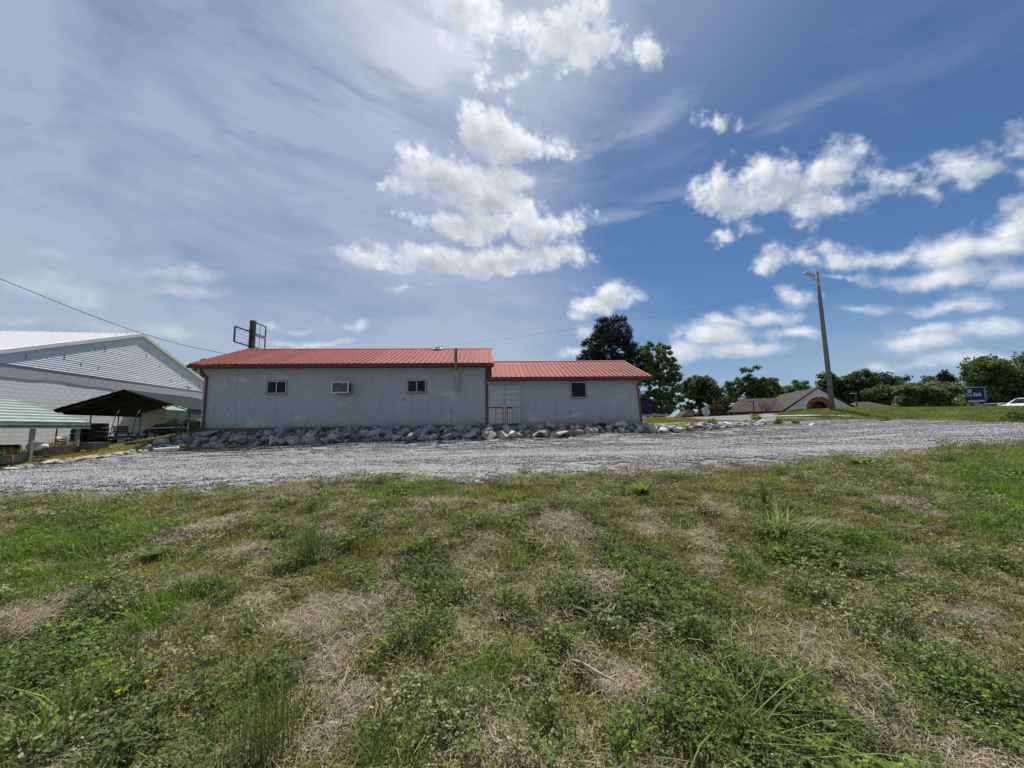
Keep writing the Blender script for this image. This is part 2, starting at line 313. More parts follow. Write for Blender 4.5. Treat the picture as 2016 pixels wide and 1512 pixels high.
def tps(x, y):
    x = np.asarray(x, float).ravel(); y = np.asarray(y, float).ravel()
    z = np.concatenate([_k((a[:, None] - CP[:, 0])**2 + (b[:, None] - CP[:, 1])**2) @ _W[:-3] + _W[-3] + _W[-2]*a + _W[-1]*b
                        for a, b in zip(np.array_split(x, 8), np.array_split(y, 8))])
    t = np.clip((np.hypot(x, y - 20) - 90)/60, 0, 1); t = t*t*(3 - 2*t)
    return z*(1 - t) + 2.0*t
GN_ = 361; _tt = np.linspace(-1, 1, GN_); GX = 6.0*np.sinh(6.3*_tt); GY = 6.0*np.sinh(6.3*_tt) + 8.0
_xx, _yy = np.meshgrid(GX, GY, indexing='ij'); GZ = tps(_xx, _yy).reshape(GN_, GN_)
def gz(x, y):
    "height of the ground mesh at points"
    x = np.atleast_1d(np.asarray(x, float)); y = np.atleast_1d(np.asarray(y, float))
    i = np.clip(np.searchsorted(GX, x) - 1, 0, GN_ - 2); j = np.clip(np.searchsorted(GY, y) - 1, 0, GN_ - 2)
    u = (x - GX[i])/(GX[i + 1] - GX[i]); v = (y - GY[j])/(GY[j + 1] - GY[j])
    return GZ[i, j]*(1 - u)*(1 - v) + GZ[i + 1, j]*u*(1 - v) + GZ[i, j + 1]*(1 - u)*v + GZ[i + 1, j + 1]*u*v
def g1(x, y): return float(gz(x, y)[0])
# gravel lot outline: near edge and far edge, left to right
NEAR = [(-30,4.6),(-16,5.6),(-8.3,6.25),(-6.4,6.35),(-4.9,6.45),(-3.1,6.65),(-.1,6.85),(2.6,7.05),(7.2,8.0),(9.6,8.8),(12.9,9.8),(17,10.7),(21,11.5),(25,12.2),(31,13),(40,14)]
FAR = [(-30,8.5),(-22,10.5),(-17.1,13),(-16.0,14.2),(-15.2,15.8),(-13.4,16.75),(-8.3,17.0),(-1.35,17.4),(7.0,18.5),(10,19.5),(14.6,21.3),(17.9,25.9),(20.8,23.1),(22.3,20.2),(25.5,17.6),(40,16.2)]
def poly(pts, n):
    p = np.array(pts, float); s = np.r_[0, np.cumsum(np.hypot(*np.diff(p, axis=0).T))]; q = np.linspace(0, len(p) - 1, n); k = np.arange(len(p))
    return np.c_[np.interp(q, k, p[:, 0]), np.interp(q, k, p[:, 1])]
NU, NV = 421, 61
_xs = np.linspace(-30, 40, NU); _a = np.c_[_xs, np.interp(_xs, *np.array(NEAR, float).T)]; _b = np.c_[_xs, np.interp(_xs, *np.array(FAR, float).T)]
_e = np.cumsum(NR.randn(NU)*.05); _e -= np.linspace(_e[0], _e[-1], NU); _a[:, 1] += .05*np.sin(_a[:, 0]*2.1) + .06*np.sin(_a[:, 0]*5.3 + 1) + NR.randn(NU)*.03
def inside_gravel(x, y, pad=0.0):
    yn = np.interp(x, _a[:, 0], _a[:, 1]); yf = np.interp(x, _b[:, 0], _b[:, 1])
    return (y > yn + pad) & (y < yf - pad) & (x > -29.5 + pad) & (x < 39.5 - pad)
_ins = inside_gravel(_xx, _yy, .45); GZg = GZ.copy(); GZg[_ins] -= .12
GZg += (np.hypot(_xx, _yy - 3) < 12)*(~inside_gravel(_xx, _yy, -.3))*(.018*np.sin(_xx*3.1 + _yy) + .015*np.sin(_yy*4.3 - _xx*1.7) + NR.randn(GN_, GN_)*.006)
GZ = GZg if False else GZ
ii, jj = np.meshgrid(np.arange(GN_ - 1), np.arange(GN_ - 1), indexing='ij'); idx = lambda a, b: a*GN_ + b
GF = np.stack([idx(ii, jj), idx(ii + 1, jj), idx(ii + 1, jj + 1), idx(ii, jj + 1)], -1).reshape(-1, 4)

def ground_material():
    m = bpy.data.materials.new('turf'); m.use_nodes = True; t = NT(m.node_tree); t.n.clear()
    co = t.add('ShaderNodeTexCoord').outputs['Object']
    a = t.noise(co, 1.1, 8, .6, .3).outputs['Fac']; b = t.noise(co, 9, 8, .65).outputs['Fac']; c = t.noise(co, 60, 4, .6).outputs['Fac']
    straw = t.mix(c, (.115, .088, .055), (.24, .19, .125)); grn = t.mix(b, (.045, .062, .018), (.085, .11, .034))
    col = t.mix(t.sstep(t.m('ADD', a, t.m('MULTIPLY_ADD', b, .5, -.25)), .42, .58), straw, grn)
    p = t.add('ShaderNodeBsdfPrincipled', {'Base Color': col, 'Roughness': .95, 'Specular IOR Level': .1})
    bp = t.add('ShaderNodeBump', {'Strength': .6, 'Distance': .03, 'Height': b}); t.l.new(bp.outputs[0], p.inputs['Normal'])
    o = t.add('ShaderNodeOutputMaterial'); t.l.new(p.outputs[0], o.inputs[0]); return m
ground = npmesh('ground', np.c_[_xx.ravel(), _yy.ravel(), GZg.ravel()], GF, ground_material(), smooth=True)
tag(ground, kind='structure')

def gravel_material():
    m = bpy.data.materials.new('gravel'); m.use_nodes = True; t = NT(m.node_tree); t.n.clear()
    co = t.add('ShaderNodeTexCoord').outputs['Object']
    v = t.add('ShaderNodeTexVoronoi', {'Scale': 26.0, 'Vector': co}); big = t.noise(co, .35, 5, .55).outputs['Fac']
    v2 = t.add('ShaderNodeTexVoronoi', {'Scale': 60.0, 'Vector': co})
    s = t.add('ShaderNodeSeparateColor', {0: v.outputs['Color']}).outputs[0]
    col = t.ramp(s, [(0, (.12, .12, .125)), (.35, (.20, .20, .20)), (.7, (.29, .29, .285)), (1, (.40, .395, .385))])
    col = t.mix(t.sstep(big, .5, .75, 0, .35), col, (.20, .185, .165))
    ed = t.sstep(v.outputs['Distance'], .25, .75, 1, .62); col = t.mix(1.0, col, ed, 'MULTIPLY')
    p = t.add('ShaderNodeBsdfPrincipled', {'Base Color': col, 'Roughness': .85, 'Specular IOR Level': .25})
    h = t.m('SUBTRACT', t.m('MULTIPLY', v2.outputs['Distance'], -.4), v.outputs['Distance'])
    bp = t.add('ShaderNodeBump', {'Strength': .6, 'Distance': .015, 'Height': h}); t.l.new(bp.outputs[0], p.inputs['Normal'])
    o = t.add('ShaderNodeOutputMaterial'); t.l.new(p.outputs[0], o.inputs[0]); return m
_v = np.linspace(0, 1, NV); gp = _a[:, None, :]*(1 - _v[None, :, None]) + _b[:, None, :]*_v[None, :, None]
gzv = gz(gp[..., 0].ravel(), gp[..., 1].ravel()).reshape(NU, NV)
rut = .02*np.sin(gp[..., 1]*1.9 + np.sin(gp[..., 0]*.15)*2) + NR.randn(NU, NV)*.0015
edge = np.minimum(1, np.minimum(_v, 1 - _v)/.06)[None, :]
gzv = gzv + .012 + (.012 + rut*.6)*edge
ui, vi = np.meshgrid(np.arange(NU - 1), np.arange(NV - 1), indexing='ij'); ix = lambda a, b: a*NV + b
gravel = npmesh('gravel_lot', np.c_[gp.reshape(-1, 2), gzv.ravel()], np.stack([ix(ui, vi), ix(ui + 1, vi), ix(ui + 1, vi + 1), ix(ui, vi + 1)], -1).reshape(-1, 4), gravel_material(), smooth=True)
tag(gravel, kind='structure')

def drape(name, rows, m, off, nu=60, nv=30, kind='structure'):
    "a sheet between two polylines laid on the ground"
    a = poly(rows[0], nu); b = poly(rows[1], nu); v = np.linspace(0, 1, nv); g = a[:, None]*(1 - v[None, :, None]) + b[:, None]*v[None, :, None]
    z = gz(g[..., 0].ravel(), g[..., 1].ravel()) + off; u_, v_ = np.meshgrid(np.arange(nu - 1), np.arange(nv - 1), indexing='ij'); q = lambda a_, b_: a_*nv + b_
    o = npmesh(name, np.c_[g.reshape(-1, 2), z], np.stack([q(u_, v_), q(u_ + 1, v_), q(u_ + 1, v_ + 1), q(u_, v_ + 1)], -1).reshape(-1, 4), m, smooth=True)
    return tag(o, kind=kind)
asph = mat('asphalt', (.11, .11, .108), (.19, .185, .18), 30, 6, .9, .4, 80, c3=(.085, .083, .08), c3s=.4)
drape('parking_road', ([(10.2, 25.2), (14.5, 24.3), (17.8, 26.2), (20.6, 30.0), (30, 33.5), (60, 40)], [(11.5, 60), (20, 58), (30, 56), (42, 54), (60, 56), (90, 60)]), asph, .035)
conc = mat('concrete', (.36, .35, .32), (.46, .45, .42), 8, 6, .85, .3, 40)

# ------------------------------------------------------------------ the grey block building
def weather(t, col, co):
    "rain streaks, splashed dirt along the base, a few peeled spots"
    sv = t.add('ShaderNodeVectorMath', {0: co, 1: (2.2, 2.2, .16)}, operation='MULTIPLY').outputs[0]
    col = t.mix(t.sstep(t.noise(sv, 2.4, 6, .6).outputs['Fac'], .52, .72, 0, .45), col, (.24, .26, .265))
    z = t.add('ShaderNodeSeparateXYZ', {0: co}).outputs[2]; h = t.m('ADD', z, t.m('MULTIPLY', t.noise(co, 2.0, 6, .65).outputs['Fac'], -.9))
    col = t.mix(t.sstep(h, -.42, .05, .55, 0), col, (.27, .25, .225))
    return t.mix(t.sstep(t.noise(co, 5.0, 7, .7).outputs['Fac'], .70, .74, 0, .5), col, (.56, .55, .54))
paint = mat('grey_wall_paint', (.36, .395, .415), (.405, .44, .455), 3.0, 8, .85, .35, 60, c3=(.53, .54, .54), c3t=(.57, .70), c3s=.7, stretch=(1, 1, 1.6), extra=weather)
found = mat('stained_foundation', (.10, .085, .07), (.16, .14, .12), 6, 6, .9, .3)
def redmat(name, f):
    return mat(name, (.240*f, .080*f, .066*f), (.280*f, .100*f, .086*f), 1.2, 6, .75, .05, 8, spec=.10, c3=(.27*f, .14*f, .125*f), c3t=(.56, .75), c3s=.9, rand=.12)
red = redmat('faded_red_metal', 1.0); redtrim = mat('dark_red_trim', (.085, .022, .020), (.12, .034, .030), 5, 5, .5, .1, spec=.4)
reddown = mat('red_downspout', (.16, .045, .04), (.20, .065, .055), 5, 5, .5, spec=.4)
galv = mat('galvanised_metal', (.30, .31, .32), (.42, .43, .44), 9, 6, .45, .1, metal=.6); rust = mat('rusty_pipe', (.14, .07, .04), (.28, .22, .17), 9, 7, .8, .3)
alum = mat('window_frame', (.42, .42, .44), (.50, .50, .52), 10, 4, .5, spec=.5); trimp = mat('window_trim', (.22, .20, .21), (.27, .24, .25), 8, 5, .8)
glass = mat('dark_glass', (.004, .005, .008), (.008, .010, .013), 2, 3, .10, spec=.18)
cream = mat('bare_cream_board', (.52, .44, .39), (.58, .50, .45), 5, 6, .75, .15, stretch=(1, 1, .2)); dark = mat('dark_gap', (.008, .008, .008))
white = mat('white_metal', (.58, .58, .57), (.66, .66, .65), 4, 5, .5, spec=.4)

def block_wall(L, H, z0=0.0, bl=.4064, bh=.2032, gap=.011, dep=.008, holes=()):
    "painted block courses with shallow joints, as one mesh on the front face"
    b = MB(); rows = int(math.ceil(H/bh))
    for r in range(rows):
        za = z0 + r*bh; zb = min(z0 + H, za + bh); x = -(r % 2)*bl/2
        while x < L:
            xa, xb = max(0, x), min(L, x + bl); x += bl
            if xb - xa < .03: continue
            d = dep + .0015*rng.random(); g = gap/2
            p = [(xa + g, 0, za + g), (xb - g, 0, za + g), (xb - g, 0, zb - g), (xa + g, 0, zb - g)]; q = [(a, -d, c) for a, _, c in p]; s = .003
            q = [(q[0][0] + s, -d, q[0][2] + s), (q[1][0] - s, -d, q[1][2] + s), (q[2][0] - s, -d, q[2][2] - s), (q[3][0] + s, -d, q[3][2] - s)]
            b.raw(p + q, [(4, 5, 6, 7), (0, 1, 5, 4), (1, 2, 6, 5), (2, 3, 7, 6), (3, 0, 4, 7)])
    return b
def shell(parent, L, Dp, H, ridge_y, ridge_z, m, name='wall'):
    "side and back walls with gable tops, and the core of the front wall"
    b = MB(); b.box((0, 0, -.5), (L, .2, H)); b.build('front_wall', m, parent)
    for nm, x0, x1 in (('side_wall', 0, .2), ('side_wall', L - .2, L)):
        b = MB(); pr = [(.2, -.5), (Dp, -.5), (Dp, H), (ridge_y, ridge_z), (.2, H + (ridge_z - H)*.2/ridge_y)]
        vs = [(x0, y, z) for y, z in pr] + [(x1, y, z) for y, z in pr]; n = len(pr)
        b.raw(vs, [tuple(range(n)), tuple(range(2*n - 1, n - 1, -1))] + [(i, i + n, (i + 1) % n + n, (i + 1) % n) for i in range(n)]); b.build(nm, m, parent)
    b = MB(); b.box((.2, Dp - .2, -.5), (L - .2, Dp, H)); b.build('back_wall', m, parent)
def metal_roof(parent, x0, x1, ye, ze, yr, zr, rib=.265, per=4, m=red, name='roof', wear=None, th=.02):
    "two slopes of ribbed sheets; every sheet is its own piece"
    roof = bpy.data.objects.new(name, None); COL.objects.link(roof); roof.parent = parent
    sl = math.hypot(yr - ye, zr - ze); n = max(1, round((x1 - x0)/rib)); rib = (x1 - x0)/n; cache = {}
    for side in (0, 1):
        k = 0
        while k < n:
            c = min(per, n - k); key = c
            if key not in cache:
                b = MB(); prof = []
                for r in range(c):
                    o = r*rib; prof += [(o, 0), (o + .010, .042), (o + .036, .042), (o + .046, 0), (o + rib*.5, 0.0), (o + rib*.5 + .02, .006), (o + rib*.5 + .04, 0)]
                prof += [(c*rib, 0)]; nn = len(prof); vs = []
                for s_ in (0, sl): vs += [(a, s_, h) for a, h in prof]
                for s_ in (0, sl): vs += [(a, s_, h - th) for a, h in ((0, 0), (c*rib, 0))]
                fs = [(i, i + 1, i + 1 + nn, i + nn) for i in range(nn - 1)]; q = 2*nn
                fs += [(q, q + 2, q + 3, q + 1), (q, q + 1) + tuple(range(nn - 1, -1, -1))]
                b.raw(vs, fs); me = bpy.data.meshes.new('roof_sheet'); me.from_pydata(b.v, [], b.f); me.update(); me.materials.append(m); cache[key] = me
            o = bpy.data.objects.new('roof_sheet', cache[key]); COL.objects.link(o); o.parent = roof
            ang = math.atan2(zr - ze, yr - ye)
            if side == 0: o.location = (x0 + k*rib, ye, ze); o.rotation_euler = (ang, 0, 0)
            else: o.location = (x0 + (k + c)*rib, 2*yr - ye, ze); o.rotation_euler = (ang, 0, math.pi)
            k += c
    b = MB(); h = .16; s = (zr - ze)/(yr - ye)
    b.raw([(x0 - .01, yr - h, zr - h*s + .034), (x0 - .01, yr, zr + .045), (x0 - .01, yr + h, zr - h*s + .034), (x1 + .01, yr - h, zr - h*s + .034), (x1 + .01, yr, zr + .045), (x1 + .01, yr + h, zr - h*s + .034)],
          [(0, 1, 4, 3), (1, 2, 5, 4)]); cap = b.build('ridge_cap', m, roof)
    return roof
def window(parent, x, z, w, h, y=-.028, panes=2, trim=.045, fm=alum, sill=True):
    f = MB(); t = .035
    f.box((x, y - .012, z), (x + w, y + .05, z + t)); f.box((x, y - .012, z + h - t), (x + w, y + .05, z + h)); f.box((x, y - .012, z + t), (x + t, y + .05, z + h - t)); f.box((x + w - t, y - .012, z + t), (x + w, y + .05, z + h - t))
    if panes == 2: f.box((x + w/2 - .018, y - .017, z + t), (x + w/2 + .018, y + .04, z + h - t))
    win = f.build('window', fm, parent)
    for k in range(panes):
        g = MB(); a = x + t + k*(w - 2*t)/panes; c = a + (w - 2*t)/panes; off = .004*k
        g.raw([(a, y + off, z + t), (c, y + off, z + t), (c, y + off, z + h - t), (a, y + off, z + h - t)], [(0, 1, 2, 3)]); g.build('pane', glass, win)
    if trim:
        tr = MB(); q = trim
        tr.box((x - q, y - .02, z + h), (x + w + q, y + .02, z + h + q)); tr.box((x - q, y - .02, z), (x - .001, y + .02, z + h)); tr.box((x + w + .001, y - .02, z), (x + w + q, y + .02, z + h)); tr.build('trim', trimp, win)
    if sill: s = MB(); s.box((x - trim - .02, y - .06, z - .06), (x + w + trim + .02, y + .02, z - .002)); s.build('sill', trimp, win)
    return win

YAW = R(3.35); BO = Vector((-15.2, 18.8, 1.72))
bld = thing('block_building', 'long grey painted block building with a faded red ribbed metal roof', 'building', BO, YAW)
LM, HM = 13.86, 2.98
shell(bld, LM, 7.8, HM, 3.9, 4.60, paint)
o = block_wall(LM, HM - .02, .02).build('block_courses', paint, bld); o['kind'] = 'stuff'
b = MB(); b.box((-.03, -.10, -.75), (LM + .02, -.012, .015)); b.build('foundation', found, bld)
roof = metal_roof(bld, -.42, 14.28, -.44, 3.13, 3.9, 4.74)
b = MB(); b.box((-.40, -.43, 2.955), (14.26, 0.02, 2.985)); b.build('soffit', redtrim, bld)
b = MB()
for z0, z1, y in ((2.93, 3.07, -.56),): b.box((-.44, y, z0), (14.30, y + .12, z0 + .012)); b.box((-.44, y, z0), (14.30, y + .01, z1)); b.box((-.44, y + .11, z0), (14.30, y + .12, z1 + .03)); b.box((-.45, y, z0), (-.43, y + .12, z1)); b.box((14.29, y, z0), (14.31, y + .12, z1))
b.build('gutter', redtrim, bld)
for x in (-.42, 14.26):      # rake boards
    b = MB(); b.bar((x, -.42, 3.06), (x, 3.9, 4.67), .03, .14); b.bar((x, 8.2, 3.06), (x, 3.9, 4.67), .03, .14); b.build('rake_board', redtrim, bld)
b = MB(); b.bar((.17, -.50, 2.95), (.17, -.50, 2.80), .09, .07); b.bar((.17, -.50, 2.82), (.17, -.06, 2.52), .09, .07); b.bar((.17, -.055, 2.56), (.17, -.055, .02), .09, .07); b.build('downspout', reddown, bld)
window(bld, 3.05, 1.70, .92, .62); window(bld, 9.92, 1.70, .92, .62)
# patched doorway outline low on the wall, and the flue
b = MB(); b.box((12.10, -.030, .02), (12.14, -.006, .92)); b.build('wall_patch_edge', trimp, bld)
fl = bpy.data.objects.new('flue_pipe', None); COL.objects.link(fl); fl.parent = bld
b = MB(); b.tube([(12.40, -.64, 2.72), (12.40, -.64, 3.82)], .075, 12, caps=False); b.tube([(12.40, -.64, 3.78), (12.40, -.64, 3.82)], .082, 12, caps=False); b.build('upper_pipe', rust, fl, True)
b = MB(); b.tube([(12.44, -.12, 1.72), (12.44, -.14, 2.20), (12.43, -.3, 2.52), (12.40, -.6, 2.70), (12.40, -.64, 2.78)], .068, 12); b.build('lower_pipe', paint, fl, True)
for lo, hi in (((12.25, -.20, 2.30), (12.62, -.008, 2.345)), ((12.36, -.07, 1.62), (12.52, -.008, 1.72))):
    b = MB(); b.box(lo, hi); b.build('pipe_bracket', paint, fl)
b = MB(); b.cbox((10.95, 3.42, 4.64), (.50, .34, .08), rx=.37); b.cbox((10.95, 3.46, 4.71), (.30, .22, .10), rx=.2); b.build('roof_vent', galv, bld, bevel=.02)

# window air conditioner
ac = thing('air_conditioner', 'boxy window air conditioner sticking out of the long grey wall', 'air conditioner', BO + Matrix.Rotation(YAW, 3, 'Z') @ Vector((6.42, -.26, 1.66)), YAW)
b = MB(); b.box((0, -.36, 0), (.80, .24, .52)); b.build('cabinet', mat('ac_shell', (.30, .31, .32), (.36, .37, .38), 6, 5, .6), ac, bevel=.012)
b = MB(); b.box((-.012, -.385, -.012), (.035, -.355, .532)); b.box((.765, -.385, -.012), (.812, -.355, .532)); b.box((.035, -.385, -.012), (.765, -.355, .035)); b.box((.035, -.385, .485), (.765, -.355, .532)); b.build('front_frame', white, ac)
fin = mat('ac_coil', (.10, .09, .085), (.17, .155, .145), 12, 5, .7)
b = MB(); b.box((.035, -.372, .035), (.765, -.362, .485))
for k in range(26): b.box((.05 + k*.0275, -.380, .04), (.058 + k*.0275, -.373, .48))
b.build('coil_grille', fin, ac)
for sx in (.801,):
    for k in range(4): b = MB(); b.box((sx, -.33 + k*.075, .06), (sx + .006, -.285 + k*.075, .46)); b.build('side_louvre', dark, ac)
for p_, q_, w_ in (((.14, -.388, .14), (.38, -.388, .235), .012), ((.50, -.388, .40), (.60, -.388, .46), .02)):
    b = MB(); b.bar(p_, q_, w_); b.build('torn_sticker', white, ac)

# ---------------------------------------------------------------- annex
AO = BO + Matrix.Rotation(YAW, 3, 'Z') @ Vector((13.93, .06, .0)); LA, HA = 7.98, 2.24
anx = thing('annex_building', 'smaller grey block annex with a lower red metal roof and boarded double door', 'building', AO, YAW)
shell(anx, LA, 7.0, HA + .03, 3.5, 3.74, paint)
o = block_wall(LA, HA - .02, .02).build('block_courses', paint, anx); o['kind'] = 'stuff'
metal_roof(anx, -.03, 8.55, -.42, 2.41, 3.5, 3.87, rib=.255)
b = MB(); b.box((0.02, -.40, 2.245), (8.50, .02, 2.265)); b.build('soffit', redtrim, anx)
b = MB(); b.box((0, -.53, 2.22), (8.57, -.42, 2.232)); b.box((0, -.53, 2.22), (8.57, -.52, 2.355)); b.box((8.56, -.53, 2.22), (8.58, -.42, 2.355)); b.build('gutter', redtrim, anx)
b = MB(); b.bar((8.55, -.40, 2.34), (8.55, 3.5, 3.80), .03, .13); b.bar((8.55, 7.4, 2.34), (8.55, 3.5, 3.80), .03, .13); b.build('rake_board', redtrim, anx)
b = MB(); b.bar((7.86, -.47, 2.24), (7.86, -.47, 2.14), .09, .07); b.bar((7.86, -.47, 2.15), (7.90, -.06, 1.96), .09, .07); b.bar((7.90, -.05, 1.98), (8.02, -.05, -.05), .09, .07); b.build('downspout', reddown, anx)
window(anx, 4.36, 1.36, .80, .80, panes=1, trim=.03, sill=True)
b = MB(); b.box((-.008, -.05, -.1), (.045, -.008, 2.15)); b.build('corner_strip', redtrim, anx)
# boarded double door: panelled grey leaves above a ledge, bare cream boards below
door = bpy.data.objects.new('double_door', None); COL.objects.link(door); door.parent = anx
doorp = mat('grey_door_paint', (.37, .41, .43), (.42, .455, .475), 4, 6, .7, .1, spec=.4)
doorlit = mat('lit_worn_door_panel', (.44, .475, .485), (.49, .525, .535), 5, 7, .7, .1, c3=(.46, .44, .42), c3t=(.62, .7), c3s=3)  # lighter colour stands in for highlights on the panels; brownish blotches are wear
b = MB(); b.box((.07, -.035, .02), (1.74, -.010, 2.06)); b.build('backing', dark, door)
for k in range(2):
    x = .08 + k*.83; leaf = MB(); leaf.box((x, -.05, .94), (x + .82, -.036, 2.05)); zz = [1.03, 1.32, 1.61, 1.90]
    leaf.box((x, -.072, .94), (x + .10, -.05, 2.05)); leaf.box((x + .72, -.072, .94), (x + .82, -.05, 2.05))
    for a, c in ((.94, 1.02), (1.23, 1.32), (1.52, 1.61), (1.80, 2.05)): leaf.box((x + .10, -.072, a), (x + .72, -.05, c))
    lf = leaf.build('door_leaf', doorp, door)
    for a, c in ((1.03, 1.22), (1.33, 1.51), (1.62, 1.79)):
        p = MB(); p.box((x + .14, -.062, a + .03), (x + .68, -.05, c - .02)); p.build('door_panel', doorlit, lf, bevel=.008)
b = MB(); b.box((.03, -.10, .90), (1.95, -.010, .938)); b.build('ledge_board', doorp, door)
for xa, xb, m_, z1 in ((.09, .42, cream, .86), (.43, .80, cream, .85), (.83, .93, cream, .89), (.945, 1.03, cream, .89), (1.05, 1.28, cream, .83), (1.29, 1.52, doorp, .89), (1.53, 1.73, doorp, .89)):
    b = MB(); b.box((xa, -.066 + .004*rng.random(), .06), (xb - .008, -.036, z1)); b.build('lower_board', m_, door)
b = MB(); b.box((1.745, -.05, .02), (1.80, -.008, 2.10)); b.box((.03, -.05, 2.07), (1.80, -.008, 2.12)); b.build('door_frame', doorp, door)
woodg = mat('weathered_wood', (.10, .085, .07), (.19, .165, .14), 3, 7, .9, .4, 20, stretch=(.3, 3, 3))
b = MB(); b.box((.05, -.42, -.06), (1.86, -.12, .04)); b.box((.0, -.50, -.2), (1.9, -.44, -.05)); b.build('door_step', woodg, anx)

# ---------------------------------------------------------------- white block warehouse on the left
WO = Vector((-25.68, 26.05, .35)); WA = math.atan2(.9905, -.137)
wh = thing('white_warehouse', 'white block warehouse with a lap-sided gable and white metal roof', 'building', WO, WA)
wpaint = mat('white_block_paint', (.70, .70, .69), (.76, .755, .745), 5, 6, .85, .3, 50, c3=(.36, .355, .35), c3t=(.60, .8), c3s=.8, stretch=(1, 1, .45))
barew = mat('bare_grey_block', (.36, .37, .385), (.42, .43, .445), 6, 6, .9, .3)
sidm = mat('white_lap_siding', (.68, .70, .73), (.75, .77, .79), 1.2, 7, .6, .1, 10, c3=(.36, .37, .38), c3t=(.6, .75), c3s=1.5, stretch=(.35, 1, 3))
roofw = mat('white_roof_metal', (.62, .62, .62), (.70, .70, .70), 2, 5, .4, spec=.5)
HW, SB, PK = 9.5, 4.67, 8.02
for x0, x1 in ((-HW, HW),):
    b = MB(); b.box((x0, .03, -.5), (x1, .25, SB)); b.build('wall_core', barew, wh)
b = MB(); b.box((-HW, .25, -.5), (-HW + .2, 24, SB)); b.build('side_wall', wpaint, wh)
b = MB(); b.box((HW - .2, .25, -.5), (HW, 24, SB)); b.build('side_wall', wpaint, wh)
b = MB(); b.raw([(-HW, 24, -.5), (HW, 24, -.5), (HW, 24, SB), (0, 24, PK - .1), (-HW, 24, SB)], [(4, 3, 2, 1, 0)]); b.build('back_wall', wpaint, wh)
bm_cache = {}
def one_block(w, h):
    k = (round(w, 3), round(h, 3))
    if k not in bm_cache:
        b = MB(); g = .002; s = .003; d = .010
        p = [(g, .03, g), (w - g, .03, g), (w - g, .03, h - g), (g, .03, h - g)]; q = [(g + s, d, g + s), (w - g - s, d, g + s), (w - g - s, d, h - g - s), (g + s, d, h - g - s)]
        b.raw(p + q, [(4, 5, 6, 7), (0, 1, 5, 4), (1, 2, 6, 5), (2, 3, 7, 6), (3, 0, 4, 7)])
        me = bpy.data.meshes.new('block'); me.from_pydata(b.v, [], b.f); me.update(); me.materials.append(wpaint); bm_cache[k] = me
    return bm_cache[k]
bh, bw = .2159, .4318; rows = 19; cells = []
for r in range(rows):
    z = r*bh + .05; x = -HW - (r % 2)*bw/2
    while x < HW:
        xa, xb = max(-HW, x), min(HW, x + bw); x += bw
        if xb - xa > .05: cells.append((r, xa, xb, z))
# the band right under the siding was never painted: its lower edge is ragged
vis = [c for c in cells if c[0] >= 6 and -8.4 < c[1] < 6.2]; vis.sort(key=lambda c: (-c[0] if c[1] < 3 else 30) + c[1]*.12)
near300 = set(id(c) for c in vis[:300]); rest = MB()
for c in cells:
    r, xa, xb, z = c
    if id(c) in near300:
        o = bpy.data.objects.new('block', one_block(xb - xa, bh)); COL.objects.link(o); o.parent = wh; o.location = (xa, .0015*rng.random(), z)
    else:
        me = one_block(xb - xa, bh); rest.raw([(v.co.x + xa, v.co.y, v.co.z + z) for v in me.vertices], [tuple(p.vertices) for p in me.polygons])
rest.build('block_courses', wpaint, wh)['kind'] = 'stuff'
b = MB(); top = rows*bh + .05; n = 80
for k in range(n):
    xa = -HW + k*2*HW/n; xb = xa + 2*HW/n; w = lambda x: .05*math.sin(x*.9) + .03*math.sin(x*2.3 + 1) + .012*math.sin(x*6.1)
    b.raw([(xa, -.018, top - .12 + w(xa)), (xb, -.018, top - .12 + w(xb)), (xb, -.018, SB), (xa, -.018, SB)], [(0, 1, 2, 3)])
b.build('unpainted_band', barew, wh)
exp_ = .118; k = 0; z = SB
slope = (PK - SB + .25)/HW
while z < PK - .25:
    hw_ = min(HW + .05, (PK - .12 - z)/((PK - .12 - SB)/HW))
    if hw_ < .25: break
    b = MB(); hw2 = max(.05, (PK - .12 - z - exp_)/((PK - .12 - SB)/HW))
    tilt = .004*rng.random()
    b.raw([(-hw_, -.045 - tilt, z), (hw_, -.045, z), (hw2, -.02, z + exp_ + .004), (-hw2, -.02, z + exp_ + .004), (-hw_, -.015, z), (hw_, -.015, z)], [(0, 1, 2, 3), (0, 4, 5, 1)])
    b.build('siding_board', sidm, wh); z += exp_; k += 1
b = MB(); b.raw([(-HW, .0, SB), (HW, .0, SB), (0, .0, PK - .1)], [(0, 1, 2)]); b.build('gable_sheathing', barew, wh)
b = MB()
for x, z, h in ((-6.9, 5.0, .28), (-5.0, 5.35, .26), (-4.0, 5.15, .2), (-5.6, 5.9, .24), (-2.6, 6.3, .3), (-2.9, 5.1, .2), (.6, 6.5, .25), (4.3, 5.4, .3), (6.4, 5.0, .2), (1.9, 6.0, .2), (3.1, 5.05, .2)): b.box((x, -.056, z), (x + .03, -.03, z + h))
b.build('siding_joint', mat('siding_joint', (.22, .225, .24)), wh)
b = MB(); b.raw([(4.9, -.06, 5.1), (5.5, -.08, 5.05), (5.4, -.16, 5.3), (5.0, -.07, 5.32)], [(0, 1, 2, 3)]); b.build('loose_siding', sidm, wh)
metal_roof(wh, -25.0, .13, -HW - .4, SB - .02, 0, PK, rib=.32, per=3, m=roofw, name='roof_tmp')
rf = [c for c in wh.children if c.name.startswith('roof_tmp')][0]; rf.name = 'roof'; rf.rotation_euler = (0, 0, -math.pi/2)
b = MB(); b.bar((-HW - .42, -.13, SB - .14), (0, -.13, PK - .06), .05, .2); b.bar((HW + .42, -.13, SB - .14), (0, -.13, PK - .06), .05, .2); b.build('rake_board', white, wh)
